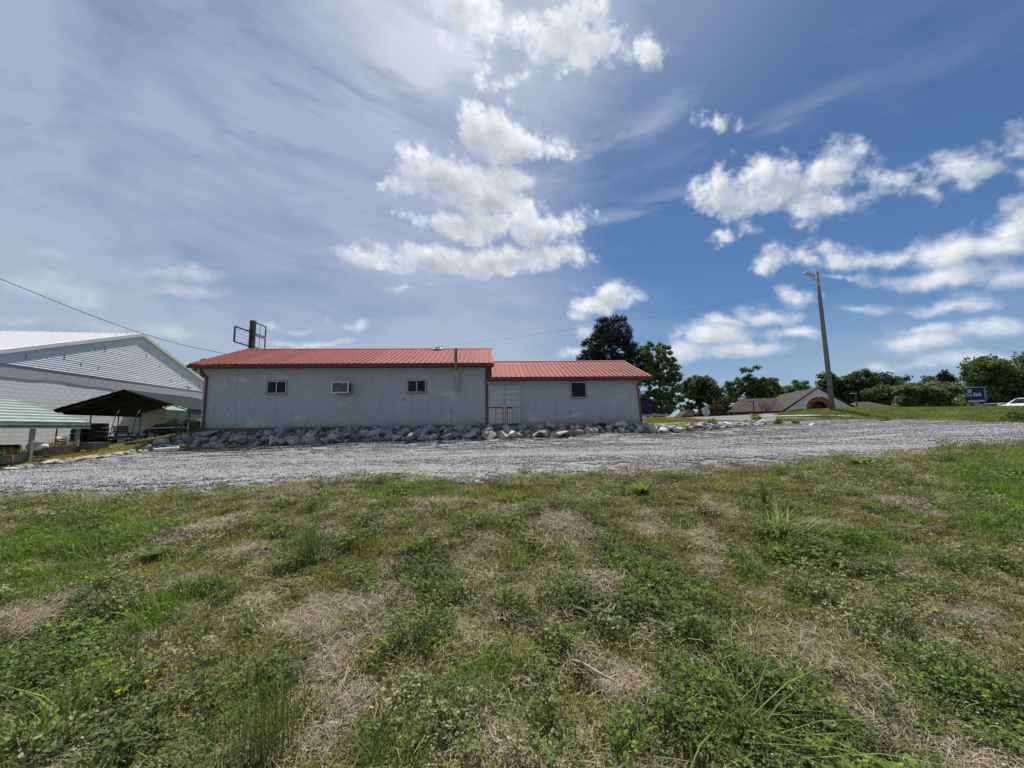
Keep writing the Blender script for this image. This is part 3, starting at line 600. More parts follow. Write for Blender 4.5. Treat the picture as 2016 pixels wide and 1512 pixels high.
b = MB(); b.raw([(-HW - .4, -.12, SB - .16), (0, -.12, PK - .15), (0, .02, PK - .15), (-HW - .4, .02, SB - .16)], [(0, 1, 2, 3)]); b.raw([(HW + .4, -.12, SB - .16), (0, -.12, PK - .15), (0, .02, PK - .15), (HW + .4, .02, SB - .16)], [(3, 2, 1, 0)]); b.build('soffit', white, wh)
# green lean-to on the same wall
greenm = mat('green_sheet_metal', (.20, .27, .20), (.26, .33, .25), 3, 6, .4, spec=.5); greend = mat('dark_green_metal', (.035, .075, .055), (.05, .10, .075), 3, 5, .45, spec=.5)
lt = thing('green_lean_to', 'green metal lean-to along the white warehouse wall beside the grey building corner', 'lean-to', WO, WA)
def sheet_strip(a, b_, n, rib, m, name, parent, th=.012):
    "ribbed sheet between edge a=(p0,p1) and edge b_; ribs run along the edges; each strip its own piece"
    a0, a1 = Vector(a[0]), Vector(a[1]); b0, b1 = Vector(b_[0]), Vector(b_[1]); nrm = ((a1 - a0).cross(b0 - a0)).normalized()
    if nrm.z < 0 and abs(nrm.z) > .05: nrm = -nrm
    for k in range(n):
        t0, t1 = k/n, (k + 1)/n; q = MB(); prof = [(0, 0), (.70, 0), (.76, rib), (.90, rib), (1.0, 0)]; vs = []
        for f, h in prof:
            t = t0 + (t1 - t0)*f; vs += [a0.lerp(b0, t) + nrm*h, a1.lerp(b1, t) + nrm*h]
        vs += [v - nrm*th for v in vs]; c = len(prof)*2
        fs = [(2*i, 2*i + 1, 2*i + 3, 2*i + 2) for i in range(len(prof) - 1)] + [(c + 2*i, c + 2*i + 2, c + 2*i + 3, c + 2*i + 1) for i in range(len(prof) - 1)]
        q.raw(vs, fs); q.build(name, m, parent)
sheet_strip(((.0, -.03, 3.86), (9.3, -.03, 3.86)), ((.0, -2.1, 2.75), (9.3, -2.1, 2.75)), 9, .03, greenm, 'roof_sheet', lt)
sheet_strip(((.0, -2.12, 2.70), (9.3, -2.12, 2.70)), ((.0, -2.14, 1.9), (9.3, -2.14, 1.9)), 4, .025, greend, 'side_sheet', lt)
for x in (.05, 3.1, 6.2, 9.2): b = MB(); b.box((x, -2.10, -.2), (x + .07, -2.03, 2.72)); b.build('post', galv, lt)

# ---------------------------------------------------------------- metal carports
def bow(mb, x0, x1, y, ze, zr, zb0, zb1, r=.03):
    xm = (x0 + x1)/2; pts = [(x0, y, zb0), (x0, y, ze - .22), (x0 + .08, y, ze - .06), (x0 + .25, y, ze + .03), (xm, y, zr), (x1 - .25, y, ze + .03), (x1 - .08, y, ze - .06), (x1, y, ze - .22), (x1, y, zb1)]
    mb.tube(pts, r, 6)
cpd = mat('dark_carport_sheet', (.016, .020, .020), (.024, .030, .030), 3, 5, .8, spec=.08); tubem = mat('carport_tube', (.05, .055, .06), (.08, .085, .09), 6, 4, .5, metal=.4)
CO = Vector((-23.05, 19.5, .9)); CA = math.atan2(.137, .9905)
cp = thing('gable_carport', 'dark gable-roofed metal carport standing between white warehouse and grey building', 'carport', CO, CA)
W_, ze, zr = 6.1, 1.90, 2.90
for sgn in (0, 1):
    xa = 0 if sgn == 0 else W_; sheet_strip(((xa, -.25, ze), (xa, 5.2, ze)), ((W_/2, -.25, zr), (W_/2, 5.2, zr)), 7, .02, cpd, 'roof_sheet', cp)
    xo = xa + (-.03 if sgn == 0 else .03)
    sheet_strip(((xa, -.25, ze), (xa, 5.2, ze)), ((xo, -.25, ze - .24), (xo, 5.2, ze - .24)), 1, .01, cpd, 'side_trim', cp)
for y in (.0, 1.75, 3.5, 5.1): b = MB(); bow(b, .05, W_ - .05, y, ze - .04, zr - .06, -.3, -.1); b.build('frame_bow', tubem, cp, True)
GO = Vector((-23.46, 15.42, .62))
cg_ = thing('low_green_carport', 'low carport with a light green ribbed metal roof on grey posts by the gravel', 'carport', GO, CA)
cgl = mat('pale_green_roof', (.265, .32, .285), (.335, .385, .35), 2, 5, .36, spec=.5); cgt = mat('green_eave_trim', (.10, .15, .12), (.15, .21, .17), 4, 5, .45, spec=.4)
W1, e1, r1 = 5.72, 1.42, 2.42
for xa, xs in ((W1, 1), (0, -1)):
    sheet_strip(((xa, .0, e1), (xa, -8.5, e1)), ((W1/2, .0, r1), (W1/2, -8.5, r1)), 8, .05, cgl, 'roof_sheet', cg_)
    b = MB(); x2 = xa + .03*xs; b.box((min(xa, x2), -8.5, e1 - .22), (max(xa, x2), .03, e1 + .015)); b.build('eave_trim', cgt, cg_)
    b = MB(); x3 = xa + .05*xs; b.box((min(xa, x3), -8.5, e1 - .25), (max(xa, x3), .05, e1 - .222)); b.box((min(x2, x3), -8.5, e1 - .12), (max(x2, x3), .03, e1 - .09)); b.build('trim_lip', cgl, cg_)
    for y in (-.35, -2.05, -4.2, -6.4):
        b = MB(); b.box((xa - .07*xs - .05, y - .05, -.4), (xa - .07*xs + .05, y + .05, e1 - .02)); b.build('post', galv, cg_)
for y in (-.02, -2.2, -4.4, -6.6):
    b = MB(); b.bar((.02, y, e1 - .05), (W1/2, y, r1 - .05), .05); b.bar((W1 - .02, y, e1 - .05), (W1/2, y, r1 - .05), .05); b.build('rafter', tubem, cg_)

# ------------------------------------------------------------------ riprap rocks
def rock_mesh(seed, flat=.7):
    r = random.Random(seed); bm = bmesh.new()          # an angular broken block: the hull of a few scattered corners
    for k in range(r.randint(11, 15)):
        d = Vector((r.gauss(0, 1), r.gauss(0, 1), r.gauss(0, 1))); d = d/max(abs(d.x), abs(d.y), abs(d.z), 1e-3)*.5 + d.normalized()*.5
        bm.verts.new(d*r.uniform(.78, 1.05))
    h = bmesh.ops.convex_hull(bm, input=bm.verts)
    bmesh.ops.delete(bm, geom=[g for g in h['geom_interior'] if isinstance(g, bmesh.types.BMVert)], context='VERTS')
    bmesh.ops.bevel(bm, geom=bm.edges[:], offset=.05, segments=1, affect='EDGES', clamp_overlap=True); bmesh.ops.triangulate(bm, faces=bm.faces)
    for v in bm.verts: v.co.z *= flat
    me = bpy.data.meshes.new('rock'); bm.to_mesh(me); bm.free(); return me
def rockmat(name, a, b, c): return mat(name, a, b, 2.2, 8, .85, .5, 14, c3=c, c3t=(.5, .72), c3s=1.3, rand=.3)
rk_dark = rockmat('blue_grey_rock', (.19, .19, .19), (.32, .32, .315), (.46, .455, .44))
rk_mid = rockmat('brown_grey_rock', (.22, .21, .195), (.35, .335, .31), (.20, .20, .21))
rk_pale = rockmat('pale_rock', (.27, .265, .26), (.44, .43, .42), (.16, .16, .17))
rk_tan = rockmat('tan_sandstone', (.34, .26, .17), (.46, .37, .26), (.28, .24, .19))
RK = {}
for m_ in (rk_dark, rk_mid, rk_pale, rk_tan):
    for fl in (.72, .45):
        L_ = []
        for s in range(9):
            me = rock_mesh(s*7 + int(fl*100), fl); me.materials.append(m_); L_.append(me)
        RK[m_.name, fl] = L_
def rock(x, y, z, s, m_, fl=.72, label=None, group=None, sx=1.0, rot=None):
    o = bpy.data.objects.new('rock', rng.choice(RK[m_.name, fl])); COL.objects.link(o)
    o.location = (x, y, z); o.scale = (s*sx*rng.uniform(.85, 1.25), s*rng.uniform(.8, 1.1), s*rng.uniform(.85, 1.15))
    o.rotation_euler = rot or (rng.uniform(-.5, .5), rng.uniform(-.5, .5), rng.uniform(0, 6.28))
    return tag(o, label, 'rock', group)
toe = np.array([(-15.0, 16.2), (-13.4, 16.85), (-8.3, 17.1), (-1.35, 17.5), (2.1, 17.9), (7.0, 18.6), (10, 19.6), (14.3, 21.1)])
topl = np.array([(-15.4, 18.2), (-13.4, 18.55), (-8.3, 18.95), (-1.35, 19.3), (2.1, 19.5), (6.6, 19.75), (10.2, 20.9), (14.6, 22.2)])
def bankpt(x, v):
    ya = np.interp(x, toe[:, 0], toe[:, 1]); yb = np.interp(x, topl[:, 0], topl[:, 1]); return float(ya + (yb - ya)*v)
LB = {'dark': 'dark blue-grey broken rock in the bank below the long grey building', 'mid': 'brownish grey broken rock in the bank below the long grey building',
      'pale': 'whitish sunlit-coloured rock in the bank below the smaller annex', 'darka': 'dark grey broken rock in the bank below the smaller annex',
      'flat': 'pale flat-lying rock in the low strip right of the annex', 'edge': 'flat pale slab edging the gravel beside the open carports', 'tane': 'tan slab edging the gravel beside the open carports'}
GB = {'dark': 'rocks below the long building', 'mid': 'rocks below the long building', 'pale': 'rocks below the annex', 'darka': 'rocks below the annex', 'flat': 'rocks right of the annex', 'edge': 'slabs along the carports', 'tane': 'slabs along the carports'}
cnt = 0; x = -15.2
MARK = [(-13.9, 'left downspout'), (-12.3, 'left wall end'), (-10.9, 'left window'), (-9.2, 'wall left of the cooler'), (-7.4, 'air conditioner'), (-5.6, 'wall right of the cooler'), (-4.1, 'right window'), (-2.9, 'wall left of the flue'), (-1.3, 'flue pipe'), (.7, 'cream door boards'), (2.8, 'wall right of the door'), (4.1, 'annex window'), (5.6, 'wall beyond the annex window'), (6.8, 'annex downspout'), (99, '')]
ROWN = {.04: 'bottom', .36: 'lower', .68: 'upper', .95: 'top', .1: 'front', .5: 'middle', .88: 'back', .3: 'second', .7: 'fourth'}
NUMW = ['first', 'second', 'third', 'fourth', 'fifth', 'sixth', 'seventh', 'eighth', 'ninth', 'tenth', 'eleventh', 'twelfth', 'thirteenth', 'fourteenth', 'fifteenth', 'sixteenth', 'seventeenth', 'eighteenth', 'nineteenth', 'twentieth', 'twenty-first', 'twenty-second', 'twenty-third', 'twenty-fourth']
ORD = ['first', 'second', 'third', 'fourth', 'fifth', 'sixth', 'seventh', 'eighth', 'ninth', 'tenth']
cells_ = {}; placed_ = []
LOOK = {'dark': 'dark blue-grey', 'mid': 'brownish grey', 'pale': 'whitish', 'darka': 'dark grey', 'flat': 'pale flat'}
while x < 14.2:
    big = 1.0 if x < 6.5 else .9
    for v in ([.04, .36, .68, .95] if x < 6.8 else ([.04, .3, .5, .7, .95] if x < 12 else [.1, .5, .88])):
        if rng.random() < .05: continue
        xx = x + rng.uniform(-.16, .16); vv = min(1, max(0, v + rng.uniform(-.09, .09))); y = bankpt(xx, vv)
        s = rng.choice((.14, .18, .21, .25, .29, .36))*big*(1.0 if v < .9 else .85); z = g1(xx, y) + s*.36
        if xx < -.6: k = 'mid' if rng.random() < .24 else 'dark'; m_ = rk_mid if k == 'mid' else rk_dark
        elif xx < 6.8:
            k = 'pale' if rng.random() < (.62 if v < .5 else .25) else 'darka'; m_ = (rk_pale if rng.random() < .85 else rk_tan) if k == 'pale' else rng.choice((rk_dark, rk_mid))  # more whitish rocks in the lower rows: sunlight put into their colour
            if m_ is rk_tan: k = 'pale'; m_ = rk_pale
        else: k = 'flat'; m_ = rk_pale if rng.random() < .8 else rk_mid
        if 13.9 < xx + 15.2 < 15.9 and v > .8: continue
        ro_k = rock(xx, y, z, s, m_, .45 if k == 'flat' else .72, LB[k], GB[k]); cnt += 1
        mk = [q for q in MARK if xx < q[0]][0][1]; cells_.setdefault((ROWN[v], mk), []).append((xx, k, ro_k))
    x += .345 if x < 6.8 else .40
for (row, mk), L_ in cells_.items():
    L_.sort(key=lambda q: q[0]); n_ = len(L_)
    for i, (_x, k, o) in enumerate(L_):
        if mk: o['label'] = '%s rock, %s from left, %s row below the %s' % (LOOK[k], ORD[min(i, 9)], row, mk)
        else: o['label'] = '%s rock, %s in the %s row right of the annex' % (LOOK[k], NUMW[min(i, 23)] + ' from left', row)
# the few that stand out
def on(x, v, s): y = bankpt(x, v); return (x, y, g1(x, y) + s*.55)
rock(*on(-9.45, .42, .22), .27, rk_tan, .45, 'long tan boulder lying tilted in the middle of the dark rock bank', 'rocks below the long building', 1.5, (0.1, -.42, .15))
rock(*on(-8.6, .97, .2), .22, rk_pale, .72, 'single whitish boulder perched at the top of the dark rock bank', 'rocks below the long building')
rock(*on(-14.2, .75, .3), .42, rk_dark, .72, 'large slanting grey boulder at the downspout corner of the long building', 'rocks below the long building', 1.3, (.1, -.4, .2))
rock(*on(-.9, .18, .2), .21, rk_tan, .72, 'rounded tan boulder at the foot of the bank under the cream door boards', 'rocks below the annex')
edge_pts = [(-17.9, 12.4), (-17.35, 12.75), (-17.0, 13.25), (-16.75, 13.5), (-16.45, 13.95), (-16.2, 14.3), (-16.0, 14.55), (-15.85, 14.95), (-15.65, 15.25), (-15.5, 15.65), (-15.25, 15.95), (-15.0, 16.3), (-14.6, 16.5), (-14.25, 16.6)]
for i, (ex, ey) in enumerate(edge_pts):
    for j in range(4):
        s = rng.uniform(.14, .26); k = 'tane' if rng.random() < .22 else 'edge'
        xx = ex + rng.uniform(-.3, .15) - j*.06; pos_ = ['nearest the gravel', 'second from the gravel', 'third from the gravel', 'farthest from the gravel'][j]; yy = ey + rng.uniform(-.12, .22) + .10*j; rock(xx, yy, g1(xx, yy) + s*.12, s, rk_tan if k == 'tane' else rk_pale, .45, '%s slab %s, %s rank from left along the carport border' % ('tan' if k == 'tane' else 'pale flat', pos_, NUMW[i]), GB[k], 1.3, (rng.uniform(-.15, .15), rng.uniform(-.15, .15), rng.uniform(0, 6))); cnt += 1
# small chinking stones between the boulders: too small to pick apart
V_, F_ = [], []; o_ = 0
base_meshes = [RK['blue_grey_rock', .72][k] for k in range(3)]
arr = [(np.array([tuple(v.co) for v in me.vertices]), np.array([tuple(p.vertices) for p in me.polygons])) for me in base_meshes]
for k in range(900):
    xx = rng.uniform(-15.2, 14.0); y = bankpt(xx, rng.uniform(-.06, 1.0)); s = rng.uniform(.05, .11); v, f = arr[k % 3]
    q = np.array(Euler((rng.uniform(0, 6), rng.uniform(0, 6), rng.uniform(0, 6))).to_matrix()); V_.append((v*s) @ q.T + (xx, y, g1(xx, y) + s*.4)); F_.append(f + o_); o_ += len(v)
tag(npmesh('small_stones', np.concatenate(V_), np.concatenate(F_), mat('chink_stone', (.12, .12, .13), (.30, .295, .285), 1.7, 5, .9)), 'small broken stones filling gaps in the rock bank', kind='stuff')

# ------------------------------------------------------------------ yard things under the carports
rub = mat('tyre_rubber', (.010, .010, .011), (.018, .018, .019), 20, 4, .8)
def tyre_mesh():
    b = MB(); prof = [(.20, .03), (.24, .0), (.31, .0), (.335, .03), (.34, .10), (.335, .17), (.31, .20), (.24, .20), (.20, .17), (.20, .03)]; b.lathe(prof, seg=18)
    me = bpy.data.meshes.new('tyre'); me.from_pydata(b.v, [], b.f); me.update(); me.materials.append(rub); return me
tm = tyre_mesh()
stacks = [(-20.9, 14.1, 4, 'leftmost stack under the green carport'), (-20.2, 14.6, 3, 'front middle stack under the green carport'), (-20.55, 15.3, 3, 'back stack under the green carport'), (-19.75, 15.2, 3, 'rightmost low stack under the green carport'), (-20.3, 18.2, 6, 'left tall stack beyond the green carport'), (-19.62, 18.35, 6, 'right tall stack beyond the green carport')]
NTH = ['lowest', 'second', 'third', 'fourth', 'fifth', 'sixth']
for i, (x, y, n, w) in enumerate(stacks):
    for k in range(n):
        o = bpy.data.objects.new('tyre', tm); COL.objects.link(o); o.location = (x + rng.uniform(-.03, .03), y + rng.uniform(-.03, .03), g1(x, y) + .205*k - .01); o.rotation_euler = (0, 0, rng.uniform(0, 6))
        tag(o, ('topmost' if k == n - 1 else NTH[k]) + ' black tyre of the ' + w, 'tyre', 'stacked tyres in the yard')
planter = mat('grey_trough', (.10, .10, .10), (.17, .165, .155), 6, 6, .9, .3)
drygrass = mat('dry_grass', (.40, .32, .12), (.55, .45, .19), 3, 4, .9, trans=.25)
def blades(n, x0, x1, y0, y1, h0, h1, w, lean=.35, seed=1, z=0.0, curve=.5, zf=None):
    "n grass blades as V, F, tint: two tapered segments each"
    r = np.random.RandomState(seed); bx = r.uniform(x0, x1, n); by = r.uniform(y0, y1, n); h = r.uniform(h0, h1, n); a = r.uniform(0, 2*np.pi, n)
    ln = np.abs(r.randn(n))*lean; dx = np.cos(a); dy = np.sin(a); ww = w*r.uniform(.6, 1.3, n); pz = np.full(n, z) if zf is None else zf(bx, by)
    px = -dy; py = dx
    def P(t, k, wf):
        off = h*ln*(t + curve*t*t); zz = h*t*np.clip(1 - .35*ln*t, .15, 1); return np.stack([bx + dx*off + k*px*ww*wf, by + dy*off + k*py*ww*wf, pz + zz], -1)
    V = np.stack([P(0, -1, 1), P(0, 1, 1), P(.55, 1, .8), P(.55, -1, .8), P(1, 0, 0)], 1).reshape(-1, 3); i = np.arange(n)[:, None]*5
    F = np.concatenate([i + [0, 1, 2], i + [0, 2, 3], i + [3, 2, 4]], 0); return V, F, np.repeat(r.rand(n), 5)
for i, (x, y, L_, lb) in enumerate([(-17.72, 13.7, .9, 'left'), (-17.86, 15.25, 1.5, 'middle'), (-17.55, 16.35, .8, 'right')]):
    t = thing('planter', {'left': 'grey trough planter of dry yellow grass left of the white pot', 'middle': 'long grey trough planter of dry yellow grass between two carport posts', 'right': 'short pale trough planter at the right carport post'}[lb], 'planter', (x, y, g1(x, y) + .14), 1.71, 'trough planters under the green carport')
    b = MB(); w = .22; b.raw([(-L_/2 + .06, -w + .04, 0), (L_/2 - .06, -w + .04, 0), (L_/2 - .06, w - .04, 0), (-L_/2 + .06, w - .04, 0), (-L_/2, -w, .30), (L_/2, -w, .30), (L_/2, w, .30), (-L_/2, w, .30), (-L_/2 + .05, -w + .05, .26), (L_/2 - .05, -w + .05, .26), (L_/2 - .05, w - .05, .26), (-L_/2 + .05, w - .05, .26)],
        [(0, 1, 5, 4), (1, 2, 6, 5), (2, 3, 7, 6), (3, 0, 4, 7), (4, 5, 9, 8), (5, 6, 10, 9), (6, 7, 11, 10), (7, 4, 8, 11), (8, 9, 10, 11)]); b.build('trough', planter, t)
    if lb != 'right': npmesh('grass', *blades(260, -L_/2 + .05, L_/2 - .05, -w + .05, w - .05, .14, .38, .010, .5, i, .26)[:2], drygrass, t)
b = MB(); b.lathe([(.01, .30), (.16, .29), (.24, .22), (.26, .12), (.20, .02), (.12, 0)][::-1], seg=16); o = b.build('white_pot', mat('white_glaze', (.62, .60, .57), (.70, .68, .65), 5, 4, .6), None, True); o.location = (-17.88, 14.6, g1(-17.88, 14.6) + .40); o.scale = (1.25, 1, 1); tag(o, 'upturned white pot lying on the dry grass planter', 'pot')
for k in range(3):
    b = MB(); b.lathe([(.08, .0), (.20, .02), (.28, .11), (.30, .12), (.275, .12), (.19, .04), (.0, .015)], seg=20); o = b.build('metal_basin', mat('old_zinc', (.13, .135, .14), (.20, .205, .21), 6, 5, .5) if k == 0 else MATS['old_zinc'], None, True); o.location = (-20.2, 17.4, g1(-20.2, 17.4) + .35 + .13*k); o.rotation_euler = (.25, .12*k, 0); o.scale = (.72, .72, .8)
    tag(o, ['lowest', 'middle', 'topmost'][k] + ' galvanised basin of the leaning stack beside the tyres', 'basin', 'stacked metal basins')
lumb = mat('grey_lumber', (.13, .125, .115), (.22, .21, .195), 3, 6, .85, .2, stretch=(.2, 4, 4)); black = mat('black_steel', (.012, .012, .014), (.022, .022, .024), 8, 4, .55, spec=.4)
for k in range(9):
    b = MB(); b.cbox((0, 0, 0), (2.2 - .12*(k % 3), .20, .045)); o = b.build('lumber_board', lumb); x, y = -20.15 + .04*k, 19.7 + .22*(k % 3); o.location = (x, y, g1(x, y) + .42 + .05*(k//3)); o.rotation_euler = (0, .06 - .01*k, .10 + .03*rng.uniform(-1, 1))
    tag(o, '%s grey board in the %s layer of the lumber pile under the dark carport' % (['front', 'middle', 'back'][k % 3], ['bottom', 'middle', 'top'][k//3]), 'board', 'lumber pile under the dark carport')
for k in range(2):
    b = MB(); b.cbox((0, 0, .2), (.5, .35, .42)); x = -20.7 + 1.2*k; o = b.build('timber_trestle', woodg, None, bevel=.02); o.location = (x, 19.9, g1(x, 19.9)); o.rotation_euler = (0, 0, .1); tag(o, ('left' if k == 0 else 'right') + ' block of old timber propping up the lumber pile', 'timber block', 'lumber pile props')
# folding steel frame standing in the carport mouth
t = thing('steel_frame', 'thin steel stand of tall uprights in front of the lumber pile', 'frame', (-19.55, 18.75, g1(-19.55, 18.75)), .1)
for x in (0, .95):
    b = MB(); b.tube([(x, 0, 0), (x + .04, .05, .9), (x + .12, .1, 1.55), (x + .05, .35, 1.82), (x - .12, .55, 1.75)], .016, 6); b.build('upright', black, t, True)
for z, y in ((.12, .01), (.42, .03)):
    b = MB(); b.tube([(0, y, z), (.95, y, z)], .014, 6); b.build('cross_bar', galv, t, True)
# utility cart
t = thing('utility_cart', 'dark two-wheeled utility cart with rail hoops under the dark carport', 'cart', (-17.6, 20.4, g1(-17.6, 20.4)), .12)
b = MB(); b.raw([(-.8, -.4, .3), (.5, -.4, .3), (.5, .4, .3), (-.8, .4, .3), (-.75, -.45, .78), (.55, -.45, .74), (.55, .45, .74), (-.75, .45, .78)], [(3, 2, 1, 0), (0, 1, 5, 4), (1, 2, 6, 5), (2, 3, 7, 6), (3, 0, 4, 7), (4, 5, 6, 7)]); b.build('box', black, t, bevel=.03)
b = MB(); b.raw([(-1.5, -.35, .42), (-.78, -.42, .80), (-.78, .42, .80), (-1.5, .35, .42), (-1.5, -.35, .3), (-.78, -.42, .3), (-.78, .42, .3), (-1.5, .35, .3)], [(0, 1, 2, 3), (4, 7, 6, 5), (0, 4, 5, 1), (3, 2, 6, 7), (0, 3, 7, 4), (1, 5, 6, 2)]); b.build('hood', black, t, bevel=.03)
for sy in (-.5, .5):
    w_ = MB(); w_.lathe([(.05, -.06), (.17, -.07), (.24, -.05), (.25, 0), (.24, .05), (.17, .07), (.05, .06)], seg=16); o = w_.build('wheel', rub, t, True); o.location = (-.35, sy, .25); o.rotation_euler = (R(90), 0, 0)
for x0 in (-.35, .0):
    b = MB(); b.tube([(x0, -.3, .76), (x0, -.3, .92), (x0 + .05, -.3, .98), (x0 + .25, -.3, .98), (x0 + .3, -.3, .92), (x0 + .3, -.3, .76)], .015, 6); b.build('rail_hoop', black, t, True)
b = MB(); b.tube([(.55, -.2, .5), (.8, -.2, .62), (.95, -.2, .85), (.85, -.2, .98), (.65, -.2, .92)], .018, 6); b.build('handle', galv, t, True)
for k, (x, y, h) in enumerate([(-21.6, 21.4, .75), (-20.2, 22.3, .8), (-19.0, 21.7, .7)]):      # dark work tables
    t = thing('work_table', ['left', 'middle', 'right'][k] + ' dark slatted work table at the back of the dark carport', 'table', (x, y, g1(x, y)), .14, 'work tables under the dark carport')
    b = MB(); b.box((-.62, -.36, h - .05), (.62, .36, h)); b.build('table_top', lumb, t)
    for sx in (-.55, .55):
        for sy in (-.3, .3): b = MB(); b.box((sx - .035, sy - .035, -.1), (sx + .035, sy + .035, h - .05)); b.build('leg', black, t)
    b = MB(); b.box((-.55, -.3, .18), (.55, .3, .22)); b.build('shelf', black, t)
for k, (x, y, z, s_) in enumerate([(-21.7, 21.4, .76, .42), (-20.0, 22.3, .81, .34), (-19.1, 21.6, .71, .38), (-21.3, 19.4, 0, .5), (-22.2, 20.2, 0, .55), (-18.6, 21.2, 0, .45), (-22.3, 20.3, .55, .4)]):
    t = thing('storage_crate', ['dark crate on the left work table', 'dark crate on the middle work table', 'dark crate on the right work table', 'dark crate on the ground left of the lumber pile', 'largest dark crate at the left carport leg', 'dark crate on the ground right of the work tables', 'dark crate topping the largest one at the left carport leg'][k], 'crate', (x, y, g1(x, y) + z), .1*k, 'dark crates under the dark carport')
    b = MB(); b.box((-s_*.6, -s_*.45, 0), (s_*.6, s_*.45, .03)); b.build('bottom', black, t)
    for q in range(3):
        z0 = .04 + q*s_*.28
        b = MB(); b.box((-s_*.6, -s_*.45, z0), (s_*.6, -s_*.45 + .03, z0 + s_*.22)); b.build('slat', black, t)
        b = MB(); b.box((-s_*.6, s_*.45 - .03, z0), (s_*.6, s_*.45, z0 + s_*.22)); b.build('slat', black, t)
        b = MB(); b.box((-s_*.6, -s_*.45 + .03, z0), (-s_*.6 + .03, s_*.45 - .03, z0 + s_*.22)); b.build('slat', black, t)
        b = MB(); b.box((s_*.6 - .03, -s_*.45 + .03, z0), (s_*.6, s_*.45 - .03, z0 + s_*.22)); b.build('slat', black, t)
t = thing('hand_rail', 'thin galvanised pipe rail in front of the dark utility cart', 'railing', (-17.75, 18.9, g1(-17.75, 18.9)), .1)
b = MB(); b.tube([(0, 0, 0), (0, 0, .66), (1.75, .0, .70)], .02, 6); b.build('rail', galv, t, True)
b = MB(); b.tube([(1.75, 0, -.3), (1.75, 0, .95)], .035, 8); b.build('end_post', galv, t, True)
t = thing('barrel_grill', 'black barrel grill with metal side shelves near the building corner', 'grill', (-16.65, 20.3, g1(-16.65, 20.3)), .1)
b = MB(); b.tube([(-.45, 0, .62), (.45, 0, .62)], .24, 14); b.build('barrel', black, t, True)
b = MB(); b.box((-.35, -.2, .2), (.35, .2, .42)); b.build('firebox', black, t)
for x, y in ((-.38, -.18), (.38, -.18), (-.38, .18), (.38, .18)): b = MB(); b.bar((x, y, 0), (x*.95, y, .55), .03); b.build('leg', black, t)
for xa, xb in ((-1.0, -.45), (.48, 1.15)):
    b = MB(); b.tube([(xa, -.2, .78), (xb, -.2, .78), (xb, .2, .78), (xa, .2, .78), (xa, -.2, .78)], .018, 6); b.build('shelf_frame', galv, t, True)
logm = mat('old_timber', (.07, .06, .05), (.15, .135, .12), 3, 7, .9, .4, stretch=(.25, 3, 3))
for i, (p, q, w_, lb) in enumerate([((-16.9, 16.95, .14), (-14.95, 17.75, .42), .22, 'upper weathered timber stepping down from the grey building corner'), ((-17.2, 16.6, .02), (-15.2, 17.2, .16), .24, 'lower weathered timber stepping down from the grey building corner'), ((-19.4, 13.85, .08), (-16.95, 14.5, .1), .22, 'dark timber edging the yard in front of the trough planters')]):
    b = MB(); b.bar((p[0], p[1], g1(p[0], p[1]) + p[2]), (q[0], q[1], g1(p[0], p[1]) + q[2]), w_, w_); o = b.build('edging_timber', logm, None, bevel=.03); tag(o, lb, 'timber', 'old edging timbers')
t = thing('rusty_rail', 'rusty red pipe rail at the left edge by the gravel', 'railing', (-17.22, 13.4, g1(-17.22, 13.4)), 0)
rr = mat('rusty_red_pipe', (.10, .035, .03), (.16, .06, .05), 8, 5, .8)
b = MB(); b.tube([(0, 0, -.1), (0, 0, .48)], .035, 8); b.build('post', rr, t, True)
for z in (.04, .44): b = MB(); b.tube([(0, 0, z), (-1.6, -.2, z - .03)], .028, 8); b.build('rail', rr, t, True)
b = MB(); b.tube([(0, 0, 0), (.75, 0, 0)], .065, 14, caps=False); b.tube([(.0, 0, 0), (.75, 0, 0)], .055, 14, caps=False); b.tube([(.7, 0, 0), (.78, 0, 0)], .075, 14); o = b.build('drain_pipe', white, None, True); o.location = (-14.62, 15.85, g1(-14.6, 15.9) + .16); o.rotation_euler = (0, -.06, .45); tag(o, 'short white plastic drain pipe lying on the gravel edge', 'pipe')

# ------------------------------------------------------------------ light pole, wires, old sign
poleM = mat('grey_pole', (.13, .145, .15), (.20, .21, .21), 2.5, 7, .85, .3, 12, stretch=(3, 3, .15))
PX, PY = 22.42, 27.0; PZ = g1(PX, PY)
t = thing('light_pole', 'tall grey wooden light pole on the grassy knoll before the brick building', 'light pole', (PX, PY, PZ))
b = MB(); b.tube([(0, 0, -.3), (-.02, 0, 4), (-.05, 0, 8), (-.07, 0, 12.56 - PZ)], [.165, .145, .115, .085], 12); b.build('pole', poleM, t, True)
b = MB(); b.tube([(-.06, 0, 9.55), (-.25, 0, 9.50), (-.36, 0, 9.58), (-.40, 0, 9.92)], .028, 8); b.build('lamp_arm', galv, t, True)
lampb = mat('lamp_housing', (.45, .46, .45), (.55, .56, .55), 6, 4, .5)
b = MB(); b.raw([(-.25, -.16, 9.72), (-.25, .16, 9.72), (-1.0, .20, 10.02), (-1.0, -.20, 10.02), (-.32, -.11, 9.90), (-.32, .11, 9.90), (-.95, .14, 10.12), (-.95, -.14, 10.12)], [(0, 1, 2, 3), (7, 6, 5, 4), (0, 4, 5, 1), (1, 5, 6, 2), (2, 6, 7, 3), (3, 7, 4, 0)]); b.build('flood_lamp', lampb, t, bevel=.02)
b = MB(); b.box((-.14, -.19, 9.0), (-.09, -.11, 9.28)); b.tube([(-.14, -.15, 9.2), (-.3, -.15, 9.2)], .03, 6); b.build('insulator', lampb, t)
